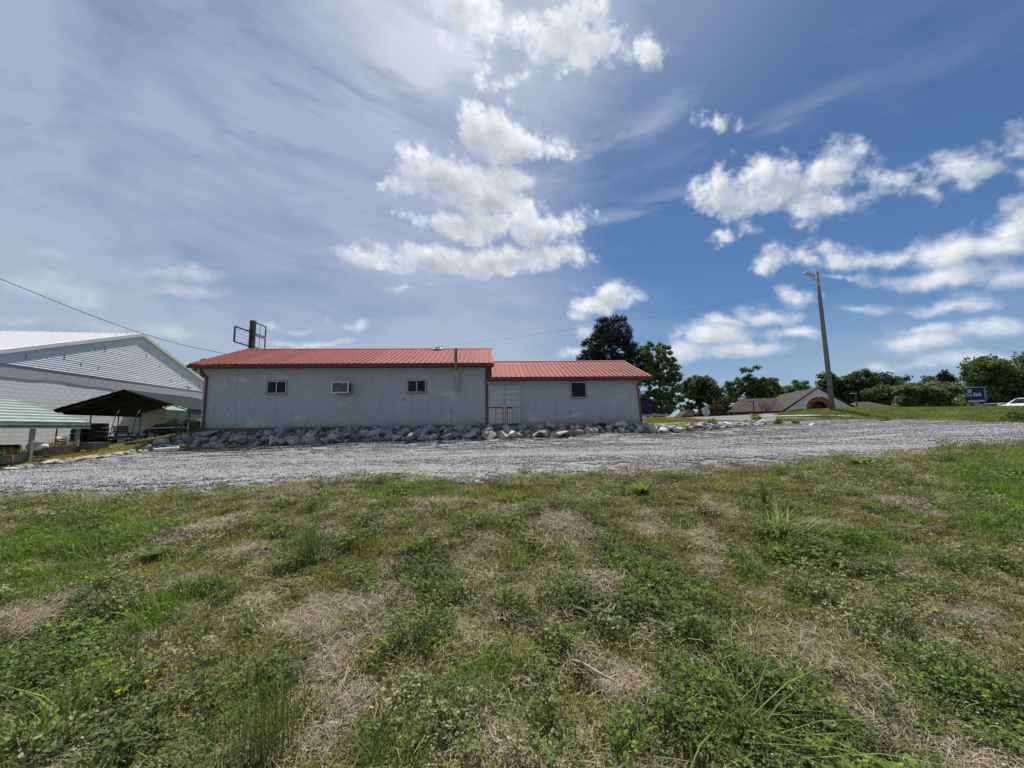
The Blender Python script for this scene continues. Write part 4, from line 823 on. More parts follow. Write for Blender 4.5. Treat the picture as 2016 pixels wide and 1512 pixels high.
def wire(name, pts, r, label, m_):
    pts = [Vector(p) for p in pts]; P = []
    for i in range(len(pts) - 1):
        p0, p1, p2, p3 = pts[max(i - 1, 0)], pts[i], pts[i + 1], pts[min(i + 2, len(pts) - 1)]
        for k in range(6):
            t_ = k/6; P.append(.5*((2*p1) + (p2 - p0)*t_ + (2*p0 - 5*p1 + 4*p2 - p3)*t_**2 + (3*p1 - p0 - 3*p2 + p3)*t_**3))
    P.append(pts[-1]); b = MB(); b.tube(P, r, 5); return tag(b.build(name, m_, None, True), label, 'wire', 'overhead wires')
wm = mat('wire_black', (.02, .022, .025)); wm2 = mat('wire_grey', (.07, .075, .08))
wire('overhead_wire', [(-22.6, 10.5, 9.3), (-20.72, 15, 7.87), (-19.89, 17.6, 7.15), (-19.33, 19.5, 6.76), (-18.9, 21.7, 6.56), (-18.16, 24.2, 6.48), (-17.67, 26, 6.31)], .014, 'black overhead wire sagging down past the white warehouse gable', wm)
wire('overhead_wire', [(22.1, 26.85, 11.60), (17.53, 29, 11.08), (12.35, 31, 10.61), (6.18, 33.5, 10.33), (-1.06, 36, 9.95), (-9.16, 38.5, 9.69), (-13.3, 40, 9.62)], .007, 'thin overhead wire from the light pole to behind the red roof', wm2)
wire('overhead_wire', [(88.9, 90, 12.74), (91.1, 78, 14.95), (89.7, 66, 16.6), (94, 58, 19.9)], .010, 'faint upper power line over the trees at far right', wm2)
wire('overhead_wire', [(98.5, 85, 11.0), (94.6, 70, 14.16), (96.9, 60, 17.7)], .010, 'faint lower power line over the trees at far right', wm2)
signm = mat('dark_sign_steel', (.018, .020, .024), (.035, .035, .04), 6, 4, .6, spec=.3)
SX, SY = -23.95, 34.8; SZ = g1(SX, SY)
t = thing('old_sign', 'dark empty sign frames on a post rising behind the red roof', 'sign', (SX, SY, SZ))
b = MB(); b.box((-.18, -.2, -.2), (.18, .2, 11.74 - SZ)); b.build('post', mat('sign_post', (.035, .03, .026), (.075, .062, .05), 3, 6, .8), t)
def frame(y0, y1, z0, z1, w=.09, wires=0, mid=False, nm='sign_frame'):
    q = MB()
    for a, c in (((0, y0, z0), (0, y1, z0)), ((0, y0, z1), (0, y1, z1)), ((0, y0, z0), (0, y0, z1)), ((0, y1, z0), (0, y1, z1))): q.bar(a, c, w, w)
    f = q.build(nm, signm, t)
    for k in range(wires): z = z0 + (z1 - z0)*(k + .8)/(wires + .6); b_ = MB(); b_.bar((0, y0, z), (0, y1, z), .02); b_.build('letter_rail', signm, f)
    if mid: b_ = MB(); b_.bar((0, (y0 + y1)/2, z0), (0, (y0 + y1)/2, z1), .03); b_.build('middle_bar', signm, f)
zf = lambda z: z - SZ
frame(-2.25, -.2, zf(9.28), zf(10.62), .10, 4); frame(.2, 1.85, zf(10.62), zf(11.66), .08, 0, True); frame(.2, 1.85, zf(9.35), zf(10.46), .08, 0, True); frame(.2, 1.85, zf(8.2), zf(9.2), .08, 0, True)
b = MB(); b.bar((0, -.75, zf(10.62)), (0, -.15, zf(11.05)), .035); b.build('stay', signm, t)

# ------------------------------------------------------------------ bank sign
t = thing('bank_sign', 'dark blue bank sign on a stone post beyond the grassy knoll', 'sign', (35.7, 29.6, g1(35.7, 29.6)), R(-64)); sz = g1(35.7, 29.6)
navy = mat('navy_panel', (.006, .014, .075), (.008, .018, .09), 3, 3, .5, spec=.3); signg = mat('sign_cabinet', (.17, .18, .20), (.21, .22, .24), 5, 4, .6); lett = mat('white_lettering', (.60, .62, .64))
stone = mat('stone_post', (.22, .22, .21), (.38, .38, .36), 7, 7, .9, .5)
t.scale = (.45, .7, .80)
b = MB(); b.box((-1.12, -.28, 1.02), (1.12, .28, 2.22)); b.build('cabinet', signg, t, bevel=.02)
b = MB(); b.box((-1.10, -.288, 1.04), (1.10, -.282, 2.20)); b.build('face_panel', navy, t)
b = MB(); b.box((-.85, -.26, .80), (1.0, .26, 1.018)); b.build('lower_box', signg, t); b = MB(); b.box((-.83, -.268, .86), (.98, -.262, .95)); b.build('lower_strip', lett, t)
b = MB(); b.box((-.28, -.24, -.6), (.28, .24, .80)); b.build('post', stone, t, bevel=.03)
b = MB(); b.box((-.72, -.296, 1.72), (-.26, -.289, 2.04)); lg = b.build('logo', lett, t)
b = MB()
for x0 in (-.66, -.44):
    b.box((x0, -.300, 1.92), (x0 + .13, -.297, 1.97)); b.box((x0 + .045, -.300, 1.77), (x0 + .085, -.297, 1.92))
lgm = b.build('logo_mark', navy, lg); lgm['kind'] = 'stuff'
def text(body, x, z, size, parent, m_, bold=0.0, sx=1.0):
    c = bpy.data.curves.new('lettering', 'FONT'); c.body = body; c.size = size; c.extrude = .004; c.offset = bold
    o = bpy.data.objects.new('lettering_tmp', c); COL.objects.link(o); bpy.context.view_layer.update()
    me = bpy.data.meshes.new_from_object(o.evaluated_get(bpy.context.evaluated_depsgraph_get())); bpy.data.objects.remove(o)
    o2 = bpy.data.objects.new('lettering', me); COL.objects.link(o2); me.materials.append(m_); o2.parent = parent; o2.location = (x, -.294, z); o2.rotation_euler = (R(90), 0, 0); o2.scale = (sx, 1, 1); o2['kind'] = 'stuff'; return o2
text('First', -.97, 1.38, .46, t, lett, .004, .92); text('Bank', -.10, 1.38, .48, t, lett, .014, .95)
for x, w in ((-.99, .16), (-.66, .14), (-.53, .12), (-.10, .12), (.72, .14)):       # serif feet
    b = MB(); b.box((x, -.2975, 1.375), (x + w, -.2965, 1.405)); b.build('serif', lett, t)

# ------------------------------------------------------------------ brick bank building
BZ = 1.0; BA = math.atan2(-.28, .96)
bk = thing('brick_bank', 'low brick bank with brown hipped roofs and a white arched gable', 'building', (50.58, 72.0, BZ), BA)
brick = mat('red_brick', (.17, .055, .04), (.24, .085, .06), 1.5, 6, .9, .2); shing = mat('brown_shingle', (.036, .029, .026), (.062, .053, .048), 2.2, 7, .95, .3, 8); panelw = mat('white_gable_panel', (.50, .52, .54), (.56, .58, .60), 2, 4, .7); shadeb = mat('porch_shade', (.02, .018, .016))
def hip(x0, x1, y0, y1, z, zr, xa, xb, name='roof', ov=.4):
    b = MB(); x0 -= ov; x1 += ov; y0 -= ov; y1 += ov; ym = (y0 + y1)/2
    vs = [(x0, y0, z), (x1, y0, z), (x1, y1, z), (x0, y1, z), (xa, ym, zr), (xb, ym, zr)]; vs += [(a, b_, c - .18) for a, b_, c in vs[:4]]
    b.raw(vs, [(0, 1, 5, 4), (1, 2, 5), (2, 3, 4, 5), (3, 0, 4), (0, 6, 7, 1), (1, 7, 8, 2), (2, 8, 9, 3), (3, 9, 6, 0), (6, 9, 8, 7)]); return b.build(name, shing, bk)
ez = 2.92
for x0, x1, y0, y1, zr, xa, xb in ((-8.2, .6, .3, 9.5, 5.65, -5.6, .6), (-13.8, -8.6, 1.3, 9.0, 4.95, -10.9, -8.4), (11.6, 19, 2.5, 11, 4.5, 14.5, 16.5)):
    w = MB(); w.box((x0, y0, -1), (x1, y1, ez - .15)); wo_ = w.build('brick_wall', brick, bk); hip(x0, x1, y0, y1, ez, zr, xa, xb)
    n = 2 if x1 - x0 > 6 else 1
    for k in range(n):
        f = MB(); cx = x0 + (x1 - x0)*(k + .5)/n; f.box((cx - .75, y0 - .03, .4), (cx + .75, y0 + .02, 2.05)); wf = f.build('window', white, wo_); f = MB(); f.box((cx - .66, y0 - .036, .5), (cx + .66, y0 - .031, 1.82)); f.build('pane', glass, wf)
    for x in (x0 - .2, x1 - .3):
        d_ = MB(); d_.tube([(x, y0 - .35, ez - .15), (x + .12, y0 - .12, ez - .4), (x + .12, y0 - .1, -.5)], .06, 6); d_.build('downspout', white, wo_)
GW, GP = 11.3, 7.03; mx = GW/2
b = MB(); vs = [(-.4, -.5, ez), (mx, -.5, GP + .05), (GW + .4, -.5, ez), (-.4, 27, ez), (mx, 27, GP + .05), (GW + .4, 27, ez)]; vs += [(a, c, d - .2) for a, c, d in vs]
b.raw(vs, [(0, 1, 4, 3), (1, 2, 5, 4), (6, 9, 10, 7), (7, 10, 11, 8), (0, 6, 7, 1), (1, 7, 8, 2), (3, 9, 6, 0), (2, 8, 11, 5)]); b.build('gable_roof', shing, bk)
b = MB(); b.box((0, 1.6, -1), (GW, 26.5, ez - .2)); b.build('brick_wall', brick, bk)
# white gable with an arched opening
ro, ri, cz = 2.12, 1.24, 3.25; b = MB(); n = 24; arc = [(mx + ro*math.cos(math.pi*(1 - k/n)), cz + ro*math.sin(math.pi*(1 - k/n))) for k in range(n + 1)]
outer = [(mx - (mx - .05)*(1 - k/n*2), ez - .15 + (GP - .15 - ez + .15)*(k/n*2)) if k <= n/2 else (mx + (mx - .05)*(k/n*2 - 1), ez - .15 + (GP - .15 - ez + .15)*(2 - k/n*2)) for k in range(n + 1)]
vs = [(x, -.30, z) for x, z in outer] + [(x, -.30, max(z, ez - .15)) for x, z in arc]; b.raw(vs, [(k, k + 1, n + 2 + k, n + 1 + k) for k in range(n)]); b.build('white_gable', panelw, bk)
def ring(r0, r1, y0, y1, zb, m_, nm):
    b = MB(); pts = []
    for r_ in (r0, r1): pts.append([(mx - r_, zb)] + [(mx + r_*math.cos(math.pi*(1 - k/n)), cz + r_*math.sin(math.pi*(1 - k/n))) for k in range(n + 1)] + [(mx + r_, zb)])
    c = len(pts[0]); vs = [(x, y, z) for y in (y0, y1) for p in pts for x, z in p]
    fs = [(k, k + 1, c + k + 1, c + k) for k in range(c - 1)] + [(2*c + k, 2*c + k + 1, k + 1, k) for k in range(c - 1)] + [(c + k, c + k + 1, 3*c + k + 1, 3*c + k) for k in range(c - 1)]
    b.raw(vs, fs); return b.build(nm, m_, bk)
ring(ri, ro, -.36, 1.5, -1, brick, 'brick_arch'); ring(ro, ro + .28, -.46, -.31, ez - .1, white, 'arch_trim')
b = MB(); b.box((mx - ri - .05, .6, -1), (mx + ri + .05, .7, cz + ri)); b.build('entrance_glass', glass, bk); b = MB(); b.box((mx - ri, .5, 2.72), (mx + ri, .58, 2.86)); b.build('entrance_transom', signg, bk)
b = MB(); b.box((0, 1.5, -1), (GW, 1.58, ez - .3)); b.build('porch_shade_sheet', shadeb, bk)  # near-black sheet before the brick: shade of the porch recess put into colour
b = MB(); b.box((mx - .16, -.40, 5.15), (mx + .16, -.36, 5.32)); b.build('entrance_lamp', white, bk)
for x in (.3, 2.4, 8.9, 10.9): b = MB(); b.box((x - .25, -.2, -1), (x + .25, .3, ez - .16)); b.build('porch_pier', brick if x in (2.4, 8.9) else white, bk)

# small far house, stop sign back, lamp posts
t = thing('small_house', 'small brick house with a white gable half hidden by a bush', 'house', (37.3, 85, 1.5), R(-10)); b = MB(); b.box((0, 0, -1), (3.6, 6, 2.0)); b.build('wall', brick, t)
b = MB(); b.raw([(0, -.02, 2.0), (3.6, -.02, 2.0), (1.8, -.02, 3.5)], [(0, 1, 2)]); b.build('gable', panelw, t)
b = MB(); b.raw([(-.4, -.4, 1.75), (1.8, -.4, 3.65), (4.0, -.4, 1.75), (-.4, 6.3, 1.75), (1.8, 6.3, 3.65), (4.0, 6.3, 1.75)] + [(-.4, -.4, 1.6), (1.8, -.4, 3.45), (4.0, -.4, 1.6)], [(0, 1, 4, 3), (1, 2, 5, 4), (6, 7, 1, 0), (7, 8, 2, 1)]); b.build('roof', shing, t)
t = thing('stop_sign', 'pale back of an octagonal road sign on a thin post', 'road sign', (20.1, 40, g1(20.1, 40)), .15); zz = 2.89 - g1(20.1, 40)
b = MB(); r_ = .46; oc = [(r_*math.cos(R(22.5 + 45*k)), r_*math.sin(R(22.5 + 45*k)) + zz) for k in range(8)]
b.raw([(x, 0, z) for x, z in oc] + [(x, .012, z) for x, z in oc], [tuple(range(7, -1, -1)), tuple(range(8, 16))] + [(k, (k + 1) % 8, (k + 1) % 8 + 8, k + 8) for k in range(8)]); b.build('plate', lampb, t)
b = MB(); b.bar((0, -.03, -.3), (0, -.03, zz + .35), .05); b.build('post', galv, t)
for (x, y, zt, lb) in ((37.6, 60, 5.0, 'thin dark lamp post in front of the brick bank wings'), (53.7, 60, 6.05, 'thin dark lamp post right of the white arched gable')):
    t = thing('lamp_post', lb, 'lamp post', (x, y, 1.6), 0, 'dark lamp posts at the bank'); b = MB(); b.tube([(0, 0, -.5), (0, 0, zt - 1.6)], [.10, .08], 8); b.build('pole', black, t, True); b = MB(); b.cbox((-.35, 0, zt - 1.55), (.8, .28, .10)); b.build('lamp_head', signm if x < 40 else lampb, t)
# dark trailer-like shed behind the annex, with a low grey platform
DX, DY = 11.3, 33.6; dz = g1(DX, DY)
t = thing('dark_shed', 'small black shed on skids just behind the annex corner', 'shed', (DX, DY, dz + .42), .12)
dk = mat('black_siding', (.012, .014, .02), (.02, .022, .03), 3, 4, .7); b = MB(); b.box((-1.2, 0, 0), (1.0, 2.2, 1.30)); b.build('body', dk, t)
b = MB(); b.raw([(-1.4, -.2, 1.60), (1.3, -.2, 1.28), (1.3, 2.4, 1.28), (-1.4, 2.4, 1.60), (-1.4, -.2, 1.54), (1.3, -.2, 1.22), (1.3, 2.4, 1.22), (-1.4, 2.4, 1.54)], [(0, 1, 2, 3), (7, 6, 5, 4), (0, 4, 5, 1), (1, 5, 6, 2), (2, 6, 7, 3), (3, 7, 4, 0)]); b.build('roof', redtrim, t)
b = MB(); b.box((-1.3, -.4, -.16), (2.2, 2.3, -.02)); b.build('platform', conc, t)
for x in (-1.0, .4, 1.9): b = MB(); b.box((x, -.2, -.6), (x + .2, 0, -.16)); b.build('skid_leg', conc, t)
# pale kerb along the knoll
kb = drape('kerb', ([(18.6, 29.3), (19.5, 28.1), (20.2, 26.2), (21.0, 24.0)], [(18.8, 29.5), (19.75, 28.2), (20.45, 26.3), (21.25, 24.1)]), conc, .09, 20, 2)

# ------------------------------------------------------------------ cars beyond the knoll
def car(name, label, loc, rz, paintm, full=True):
    t = thing(name, label, 'car', loc, rz); L_ = 4.5
    prof = [(0, .35), (.02, .62), (.18, .74), (.95, .92), (1.30, .97), (2.05, 1.40), (2.5, 1.47), (3.3, 1.45), (3.95, 1.12), (4.35, 1.05), (4.48, .85), (4.5, .4), (4.2, .25), (.25, .25)]
    vs = []; n = len(prof)
    for i, (y, ins) in enumerate(((-.88, .05), (-.80, 0.0), (.80, 0.0), (.88, .05))):
        for x, z in prof: vs.append((x, y*(1.0 if z < .98 else .80), z - (ins if z > .9 else 0)))
    fs = [(r_*n + k, r_*n + (k + 1) % n, (r_ + 1)*n + (k + 1) % n, (r_ + 1)*n + k) for r_ in range(3) for k in range(n)] + [tuple(range(n)), tuple(range(4*n - 1, 3*n - 1, -1))]
    b = MB(); b.raw(vs, fs); body = b.build('body', paintm, t, True); me = body.data; body.modifiers.new('s', 'EDGE_SPLIT').split_angle = R(32)
    for s in (-1, 1):
        b = MB(); y = .735*s; b.raw([(1.46, y + .03*s, 1.00), (2.08, y - .03*s, 1.35), (2.62, y - .035*s, 1.40), (2.62, y + .04*s, 1.0)], [(0, 1, 2, 3)]); b.build('side_window', glass, t)
        b = MB(); b.raw([(2.70, y + .04*s, 1.0), (2.70, y - .035*s, 1.40), (3.25, y - .03*s, 1.38), (3.75, y + .04*s, 1.08)], [(0, 1, 2, 3)]); b.build('side_window', glass, t)
        b = MB(); b.cbox((.22, .66*s, .66), (.42, .30, .13), rz=-.35*s, ry=-.3); b.build('headlight', mat('headlight', (.05, .055, .06), rough=.15, spec=.6) if s < 0 else MATS['headlight'], t, bevel=.03)
        for x in (.85, 3.6):
            w_ = MB(); w_.lathe([(.0, -.10), (.19, -.10), (.30, -.11), (.33, -.06), (.33, .06), (.30, .11), (.19, .10), (.0, .10)], seg=18); wo_ = w_.build('wheel', rub, t, True); wo_.location = (x, .80*s, .33); wo_.rotation_euler = (R(90), 0, 0)
            r_ = MB(); r_.lathe([(0, .112), (.18, .118), (.19, .10)], seg=14); ro_ = r_.build('rim', galv, wo_, True); ro_.rotation_euler = (math.pi if s > 0 else 0, 0, 0)
    b = MB(); b.raw([(1.36, -.62, 1.005), (2.03, -.55, 1.385), (2.03, .55, 1.385), (1.36, .62, 1.005)], [(0, 3, 2, 1)]); o = b.build('windscreen', glass, t); o.location = (-.015, 0, .02)
    return t
carw = mat('white_car_paint', (.60, .61, .62), (.66, .67, .68), 3, 3, .25, spec=.6); carg = mat('grey_car_paint', (.16, .17, .18), (.20, .21, .22), 3, 3, .3, spec=.6)
car('parked_car', 'white car at the right edge half hidden by the knoll', (40.1, 31.2, 1.96), .16, carw)
car('parked_car', 'grey car behind the white one, mostly hidden by the knoll', (43.0, 36.0, 1.75), .12, carg)
# scraps on the gravel
b = MB(); b.cbox((0, 0, .05), (.55, .12, .05), rz=.3); b.build('scrap_plank', woodg); o = bpy.data.objects['scrap_plank']; o.location = (16.35, 20.2, g1(16.35, 20.2)); tag(o, 'dark scrap plank lying on the gravel near the weeds', 'plank')
b = MB(); b.raw([(0, 0, .02), (.3, .03, .09), (.42, .2, .03), (.1, .25, .07), (.2, .1, .12)], [(0, 1, 4), (1, 2, 4), (2, 3, 4), (3, 0, 4)]); o = b.build('white_litter', white); o.location = (15.85, 20.6, g1(15.85, 20.6) + .02); tag(o, 'crumpled white litter on the gravel beside the scrap plank', 'litter')

# ------------------------------------------------------------------ trees
def leafmat(name, a, b, c, trans=.35, rough=.6):
    def tn(t, col, at): return t.ramp(at, [(0, a), (.5, b), (1, c)])
    return mat(name, a, b, 2, 3, rough, spec=.25, tint=tn, trans=trans)
bark = mat('bark', (.055, .045, .037), (.11, .095, .08), 6, 7, .95, .4, 20)
def leaves(r, C, n, rad, size, asp=.6, up=.3, keep=None):
    "n leaf quads gathered round cluster centres C (k,3) with radius rad"
    i = r.randint(0, len(C), n); d = r.randn(n, 3); d /= np.linalg.norm(d, axis=1)[:, None]; rr = r.rand(n)**.55
    P = C[i] + d*(rr*(rad[i] if hasattr(rad, '__len__') else rad))[:, None]*np.array([1, 1, .75])
    nm = r.randn(n, 3) + np.array([0, 0, up]); nm /= np.linalg.norm(nm, axis=1)[:, None]; a = np.cross(nm, r.randn(n, 3)); a /= np.linalg.norm(a, axis=1)[:, None]; b = np.cross(nm, a)
    s = size*r.uniform(.6, 1.35, n)[:, None]; u = a*s; v = b*s*asp
    V = np.stack([P - u, P - v*.9 - u*.1, P + u, P + v], 1).reshape(-1, 3); F = np.arange(n*4).reshape(-1, 4); return V, F, np.repeat(np.clip(r.rand(len(C))[i]*.6 + r.rand(n)*.4, 0, 1), 4)
def crown_clusters(r, lobes, k, shell=.45):
    w = np.array([(l[3]*l[4]*l[5])**.67 for l in lobes]); i = r.choice(len(lobes), k, p=w/w.sum()); L = np.array(lobes)[i]
    d = r.randn(k, 3); d /= np.linalg.norm(d, axis=1)[:, None]; rr = shell + (1 - shell)*r.rand(k)**.5
    return L[:, :3] + d*rr[:, None]*L[:, 3:6]
def tree(name, label, x, y, lobes, leaf, n, k, crad, lm, tr=.2, seed=1, group=None, limbs=True, needle=False, z0=None, trunk_top=None):
    r = np.random.RandomState(seed); z = g1(x, y) if z0 is None else z0
    t = thing(name, label, 'tree' if 'tree' in name else 'bush', (x, y, z), 0, group)
    C = crown_clusters(r, lobes, k); top = max(l[2] + l[5]*.6 for l in lobes) if trunk_top is None else trunk_top
    b = MB(); b.tube([(0, 0, -.3), (.05, 0, top*.3), (-.05, .05, top*.65), (.03, 0, top)], [tr*1.25, tr, tr*.7, tr*.2], 8)
    if limbs:
        for q in C[:26]:
            z1 = max(top*.25, q[2] - abs(q[0])*.7 - .5); b.tube([(0, 0, min(z1, top*.9)), (q[0]*.5, q[1]*.5, (z1 + q[2])/2 + .1), tuple(q)], [tr*.38, tr*.22, tr*.06], 5)
    b.build('trunk', bark, t, True)
    if needle:
        m = n; i = r.randint(0, len(C), m); d = r.randn(m, 3); d[:, 2] += .45; d /= np.linalg.norm(d, axis=1)[:, None]; P = C[i] + r.randn(m, 3)*crad*.35
        s = np.cross(d, r.randn(m, 3)); s /= np.linalg.norm(s, axis=1)[:, None]; L = (leaf*r.uniform(.7, 1.3, m))[:, None]
        V = np.stack([P - s*L*.10, P + d*L*.55 - s*L*.16, P + d*L, P + d*L*.55 + s*L*.16], 1).reshape(-1, 3); V_, F_, T_ = V, np.arange(m*4).reshape(-1, 4), np.repeat(r.rand(m), 4)
    else: V_, F_, T_ = leaves(r, C, n, crad*r.uniform(.6, 1.3, k), leaf)
    npmesh('crown', V_, F_, lm, t, T_); return t
lf_pine = leafmat('pine_needles', (.014, .026, .016), (.024, .040, .023), (.040, .058, .032), .15)
lf_lite = leafmat('fresh_leaves', (0.079, 0.132, 0.046), (0.128, 0.186, 0.067), (0.183, 0.240, 0.098), .45)
lf_mid = leafmat('mid_leaves', (0.061, 0.101, 0.034), (0.098, 0.151, 0.049), (0.146, 0.198, 0.071), .40)
lf_dark = leafmat('dark_leaves', (0.046, 0.077, 0.031), (0.073, 0.115, 0.045), (0.110, 0.158, 0.063), .36)
tree('pine_tree', 'dark dense pine tree rising behind the annex roof', 11.3, 42.5, [(0, 0, 7.6, 3.3, 3, 2.5), (.1, 0, 9.9, 2.1, 2, 1.9), (-2.3, 0, 6.4, 2.0, 1.8, 1.5), (2.4, .3, 6.2, 2.1, 2, 2.4), (3.0, .5, 3.4, 1.3, 1.4, 2.6), (-3.5, 0, 5.3, .9, 1, .8)], .30, 30000, 520, .42, lf_pine, .28, 3, needle=True)
tree('leafy_tree', 'pale green loose-crowned tree right of the dark pine', 15.6, 40.5, [(-.2, 0, 6.9, 1.5, 1.4, 1.3), (.7, 0, 5.2, 1.5, 1.5, 1.3), (.5, 0, 3.0, 1.6, 1.5, 1.2), (.3, 0, 1.4, 1.3, 1.3, 1.0), (1.7, 0, 4.4, .7, .7, .5), (-1.0, 0, 4.8, .9, .9, 1.2), (-.9, 0, 1.6, .8, .8, 1.2)], .125, 18000, 300, .30, lf_lite, .12, 5)
tree('round_tree', 'dark green round-headed tree left of the brick bank', 37.4, 77, [(0, 0, 6.4, 3.6, 3, 2.2), (-1.8, 0, 4.2, 2.6, 2.5, 2.6), (2.6, 0, 4.9, 2.6, 2.5, 2.2), (.6, 0, 7.2, 2.2, 2, 1.6)], .28, 9000, 170, .8, lf_dark, .3, 7)
tree('leafy_bush', 'reddish green bush between the road sign and the small house', 38.0, 70, [(0, 0, 2.2, 1.6, 1.4, 1.6), (.6, 0, 3.2, 1.0, 1, .9)], .16, 2500, 60, .5, leafmat('bush_leaves', (.05, .055, .022), (.075, .08, .03), (.10, .09, .04), .3), .1, 9, limbs=False)
tree('leafy_bush', 'low green bushes at the road end left of the round tree', 33.2, 86, [(-1.5, 0, 2.2, 2.4, 1.5, 1.6), (1.2, 0, 2.8, 1.8, 1.5, 1.9)], .22, 3000, 60, .7, lf_mid, .12, 10, limbs=False)
tree('tall_tree', 'ragged tree with a bent spindly top behind the brick bank', 57.3, 92, [(-3.6, 0, 7.2, 3.0, 3, 2.4), (3.2, 0, 7.6, 3.2, 3, 2.4), (0, 0, 5.4, 4.8, 3, 3.0), (-.2, 0, 8.2, 2.6, 2, 1.6), (-.9, 0, 11.6, 1.7, 1.0, .35), (1.5, 0, 12.3, 1.2, .8, .3), (.4, 0, 11.0, .6, .6, .8)], .28, 10000, 190, .8, lf_mid, .38, 11, trunk_top=11.0)
for i, (x, y, h, w, lm, lb) in enumerate([(68, 103, 10.2, 5.5, lf_mid, 'low tree just behind the peak of the white arched gable'), (77, 102, 10.6, 5.5, lf_mid, 'low tree showing left of the light pole above the bank roof'), (84.5, 102, 12.4, 5.2, lf_dark, 'tree directly beside the light pole on its right'),
     (88.5, 98, 12.4, 4.6, lf_dark, 'tall dark tree right of the light pole, left of the pair'), (94, 97, 11.6, 4.8, lf_dark, 'tall dark tree right of the light pole, right of the pair'), (101.5, 99, 10.8, 5.0, lf_dark, 'dark tree with drooping right side in the middle of the far row'), (110, 100, 11.2, 4.8, lf_mid, 'tree in the far row left of the spiky evergreen tops'),
     (80.5, 76, 6.2, 4.2, lf_lite, 'light green spreading shrub tree in the middle before the far row'), (87, 77, 6.8, 4.4, lf_lite, 'light green spreading shrub tree just left of the blue sign'), (80, 64, 6.6, 4.4, lf_lite, 'light green shrub tree right behind the blue sign'),
     (75.5, 60, 8.6, 5.2, lf_mid, 'big tree behind the white car, left of the two largest'), (81, 58.5, 9.8, 5.6, lf_mid, 'biggest tree at the right edge behind the white car'), (104, 92, 11.2, 2.2, lf_pine, 'spiky dark evergreen top above the far row left of the sign'), (118, 100, 10.4, 5.0, lf_dark, 'dark tree in the far row behind the blue sign'), (90.5, 92, 7.6, 5.0, lf_mid, 'lower tree filling the gap before the tall dark pair'), (98.5, 93, 8.0, 5.0, lf_mid, 'lower tree filling the gap right of the tall dark pair'), (106, 95, 8.4, 5.0, lf_mid, 'lower tree filling the gap before the evergreen tops'), (64, 99, 8.4, 5.0, lf_mid, 'lower tree behind the bank roof right of the ragged tree')]):
    r = np.random.RandomState(40 + i); L_ = [(r.uniform(-.55, .55)*w, 0, h*r.uniform(.35, .80), w*r.uniform(.38, .62), w*.5, h*r.uniform(.16, .26)) for _ in range(7)] + [(0, 0, h*.82, w*.5, w*.45, h*.17), (0, 0, h*.3, w*.9, w*.6, h*.28)]
    tree('background_tree', lb, x, y, L_, (.32 if y > 70 else .24), 11000, 190, 1.0, lm, .3, 60 + i, 'trees in the far row')
tree('background_tree', 'green tree top between the white gable and the red roof', -33.2, 42, [(0, 0, 6.6, 1.9, 1.6, 1.5), (.8, 0, 5.2, 1.4, 1.4, 1.4), (-1.2, 0, 5.5, 1.4, 1.4, 1.2)], .16, 4500, 80, .6, lf_mid, .22, 90)
# bare multi-stemmed shrub before the bank
t = thing('bare_shrub', 'leafless many-stemmed shrub tree before the bank roof', 'shrub', (41.0, 62, 1.6)); r_ = random.Random(3); twig = mat('grey_twig', (.10, .085, .08), (.16, .14, .13), 5, 4, .9)
for k in range(9):
    a = -1 + 2*k/8 + r_.uniform(-.1, .1); b = MB(); b.tube([(a*.2, 0, 0), (a*.5, r_.uniform(-.2, .2), 1.6), (a*1.3, r_.uniform(-.4, .4), 3.0)], [.06, .045, .03], 5)
    for q in range(6): s = r_.uniform(.5, 1); b.tube([(a*1.3*s, 0, 3.0*s), (a*1.3*s + r_.uniform(-.5, .5), r_.uniform(-.3, .3), 3.0*s + r_.uniform(.5, 1.2))], [.022, .012], 4)
    b.build('stem', twig, t)

